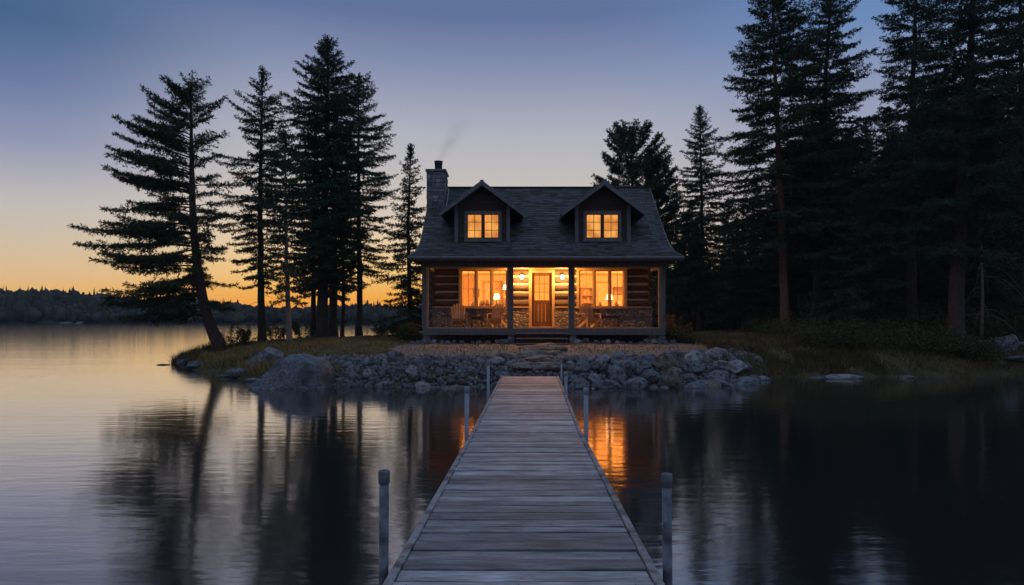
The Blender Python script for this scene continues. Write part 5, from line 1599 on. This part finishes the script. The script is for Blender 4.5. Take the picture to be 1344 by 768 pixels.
def picture(x, z, w, h, label):
    root = empty('framed_picture', (x, YI - 0.035, z))
    MB().box(-w / 2, w / 2, 0, 0.03, -h / 2, h / 2).build('picture_frame', M['darkwood'], root)
    MB().box(-w / 2 + 0.03, w / 2 - 0.03, -0.006, -0.001, -h / 2 + 0.03, h / 2 - 0.03).build('picture_sheet', M['books'], root)
    tag(root, label, 'picture')
picture(-1.75, 3.3, 0.3, 0.4, 'small dark framed picture on the wall behind the left window')
picture(5.2, 3.4, 0.5, 0.4, 'framed picture on the wall behind the right window')
for k, (px, z, lab) in enumerate([(620, 2.62, 'dark pot on the sideboard behind the left pane'), (632, 2.62, 'dark bowl on the sideboard behind the left window\'s middle pane'), (640, 2.62, 'round pot on the sideboard near the left window\'s middle mullion'),
                                (788, 2.6, 'dark bowl on the sideboard behind the right window'), (810, 2.6, 'dark jar on the sideboard behind the right window\'s last pane')]):
    s = 1 + 0.25 * (k % 3)
    o = lathe(MB(), (0, 0, 0), [(0, 0.05 * s), (0.04, 0.09 * s), (0.12 * s, 0.1 * s), (0.17 * s, 0.06 * s), (0.19 * s, 0.065 * s)], 14).build('pot', M['darkwood'], None, smooth=True, loc=(wx(px, 30.15), 30.15, z))
    tag(o, lab, 'pot')

# ================================================================== chimney smoke
def smoke():
    m = bpy.data.materials.new('smoke'); m.use_nodes = True
    t = m.node_tree; t.nodes.clear(); n = t.nodes.new; l = t.links.new
    o_ = n('ShaderNodeOutputMaterial'); pv = n('ShaderNodeVolumePrincipled')
    tcn = n('ShaderNodeTexCoord')
    nz = n('ShaderNodeTexNoise'); nz.inputs['Scale'].default_value = 1.6; nz.inputs['Detail'].default_value = 4
    mp = n('ShaderNodeMapping'); mp.inputs['Scale'].default_value = (1, 1, 1.4)
    l(tcn.outputs['Object'], mp.inputs[0]); l(mp.outputs[0], nz.inputs['Vector'])
    sx_ = n('ShaderNodeSeparateXYZ'); l(tcn.outputs['Object'], sx_.inputs[0])
    def mth(op, a, b=None, c=None):
        k = n('ShaderNodeMath'); k.operation = op
        for i_, v_ in enumerate((a, b, c)):
            if v_ is None: continue
            if isinstance(v_, (int, float)): k.inputs[i_].default_value = v_
            else: l(v_, k.inputs[i_])
        return k.outputs[0]
    r2 = mth('SQRT', mth('ADD', mth('MULTIPLY', sx_.outputs[0], sx_.outputs[0]), mth('MULTIPLY', sx_.outputs[1], sx_.outputs[1])))
    wdt = mth('MULTIPLY_ADD', sx_.outputs[2], 0.36, 0.58)
    core = mth('SUBTRACT', 1.0, mth('DIVIDE', r2, wdt)); core.node.use_clamp = True
    fade = mth('MULTIPLY_ADD', sx_.outputs[2], -0.5, 0.5); fade.node.use_clamp = True
    fade = mth('POWER', fade, 0.8)
    dn = mth('MULTIPLY', mth('MULTIPLY', mth('POWER', core, 1.5), fade), mth('MULTIPLY_ADD', nz.outputs[0], 1.6, -0.3))
    mu2 = n('ShaderNodeMath'); mu2.operation = 'MULTIPLY'; mu2.use_clamp = False; l(dn, mu2.inputs[0]); mu2.inputs[1].default_value = 1.1
    mu2b = n('ShaderNodeMath'); mu2b.operation = 'MAXIMUM'; l(mu2.outputs[0], mu2b.inputs[0]); mu2b.inputs[1].default_value = 0.0; mu2 = mu2b
    l(mu2.outputs[0], pv.inputs['Density']); pv.inputs['Color'].default_value = (0.35, 0.34, 0.36, 1)
    l(pv.outputs[0], o_.inputs['Volume'])
    a = Vector((fx_, 30.1, zc + 0.45)); b = Vector((wx(612, 30.1), 30.4, wz(148, 30.1)))
    mb = MB().tube([(0, 0, -1), (0, 0, -0.4), (0, 0, 0.3), (0, 0, 1)], [0.22, 0.44, 0.69, 0.94], 20)
    o = mb.build('chimney_smoke', m, None, smooth=True)
    o.location = a * 0.5 + b * 0.5
    o.rotation_euler = (b - a).to_track_quat('Z', 'Y').to_euler()
    o.scale = (0.95, 0.9, (b - a).length * 0.5)
    tag(o, 'thin grey smoke drifting up from the chimney', 'smoke', kind='stuff')
smoke()

# ================================================================== air
def haze():
    m = bpy.data.materials.new('haze_air'); m.use_nodes = True
    t = m.node_tree; t.nodes.clear()
    o_ = t.nodes.new('ShaderNodeOutputMaterial'); pv = t.nodes.new('ShaderNodeVolumePrincipled')
    pv.inputs['Density'].default_value = HAZE
    pv.inputs['Color'].default_value = (0.8, 0.85, 0.92, 1)
    t.links.new(pv.outputs[0], o_.inputs['Volume'])
    o = MB().box(-460, 460, -70, 330, -3, 26).build('haze', m)
    tag(o, 'thin evening haze over the lake', 'haze', kind='stuff')
HAZE = 0.00035
haze()
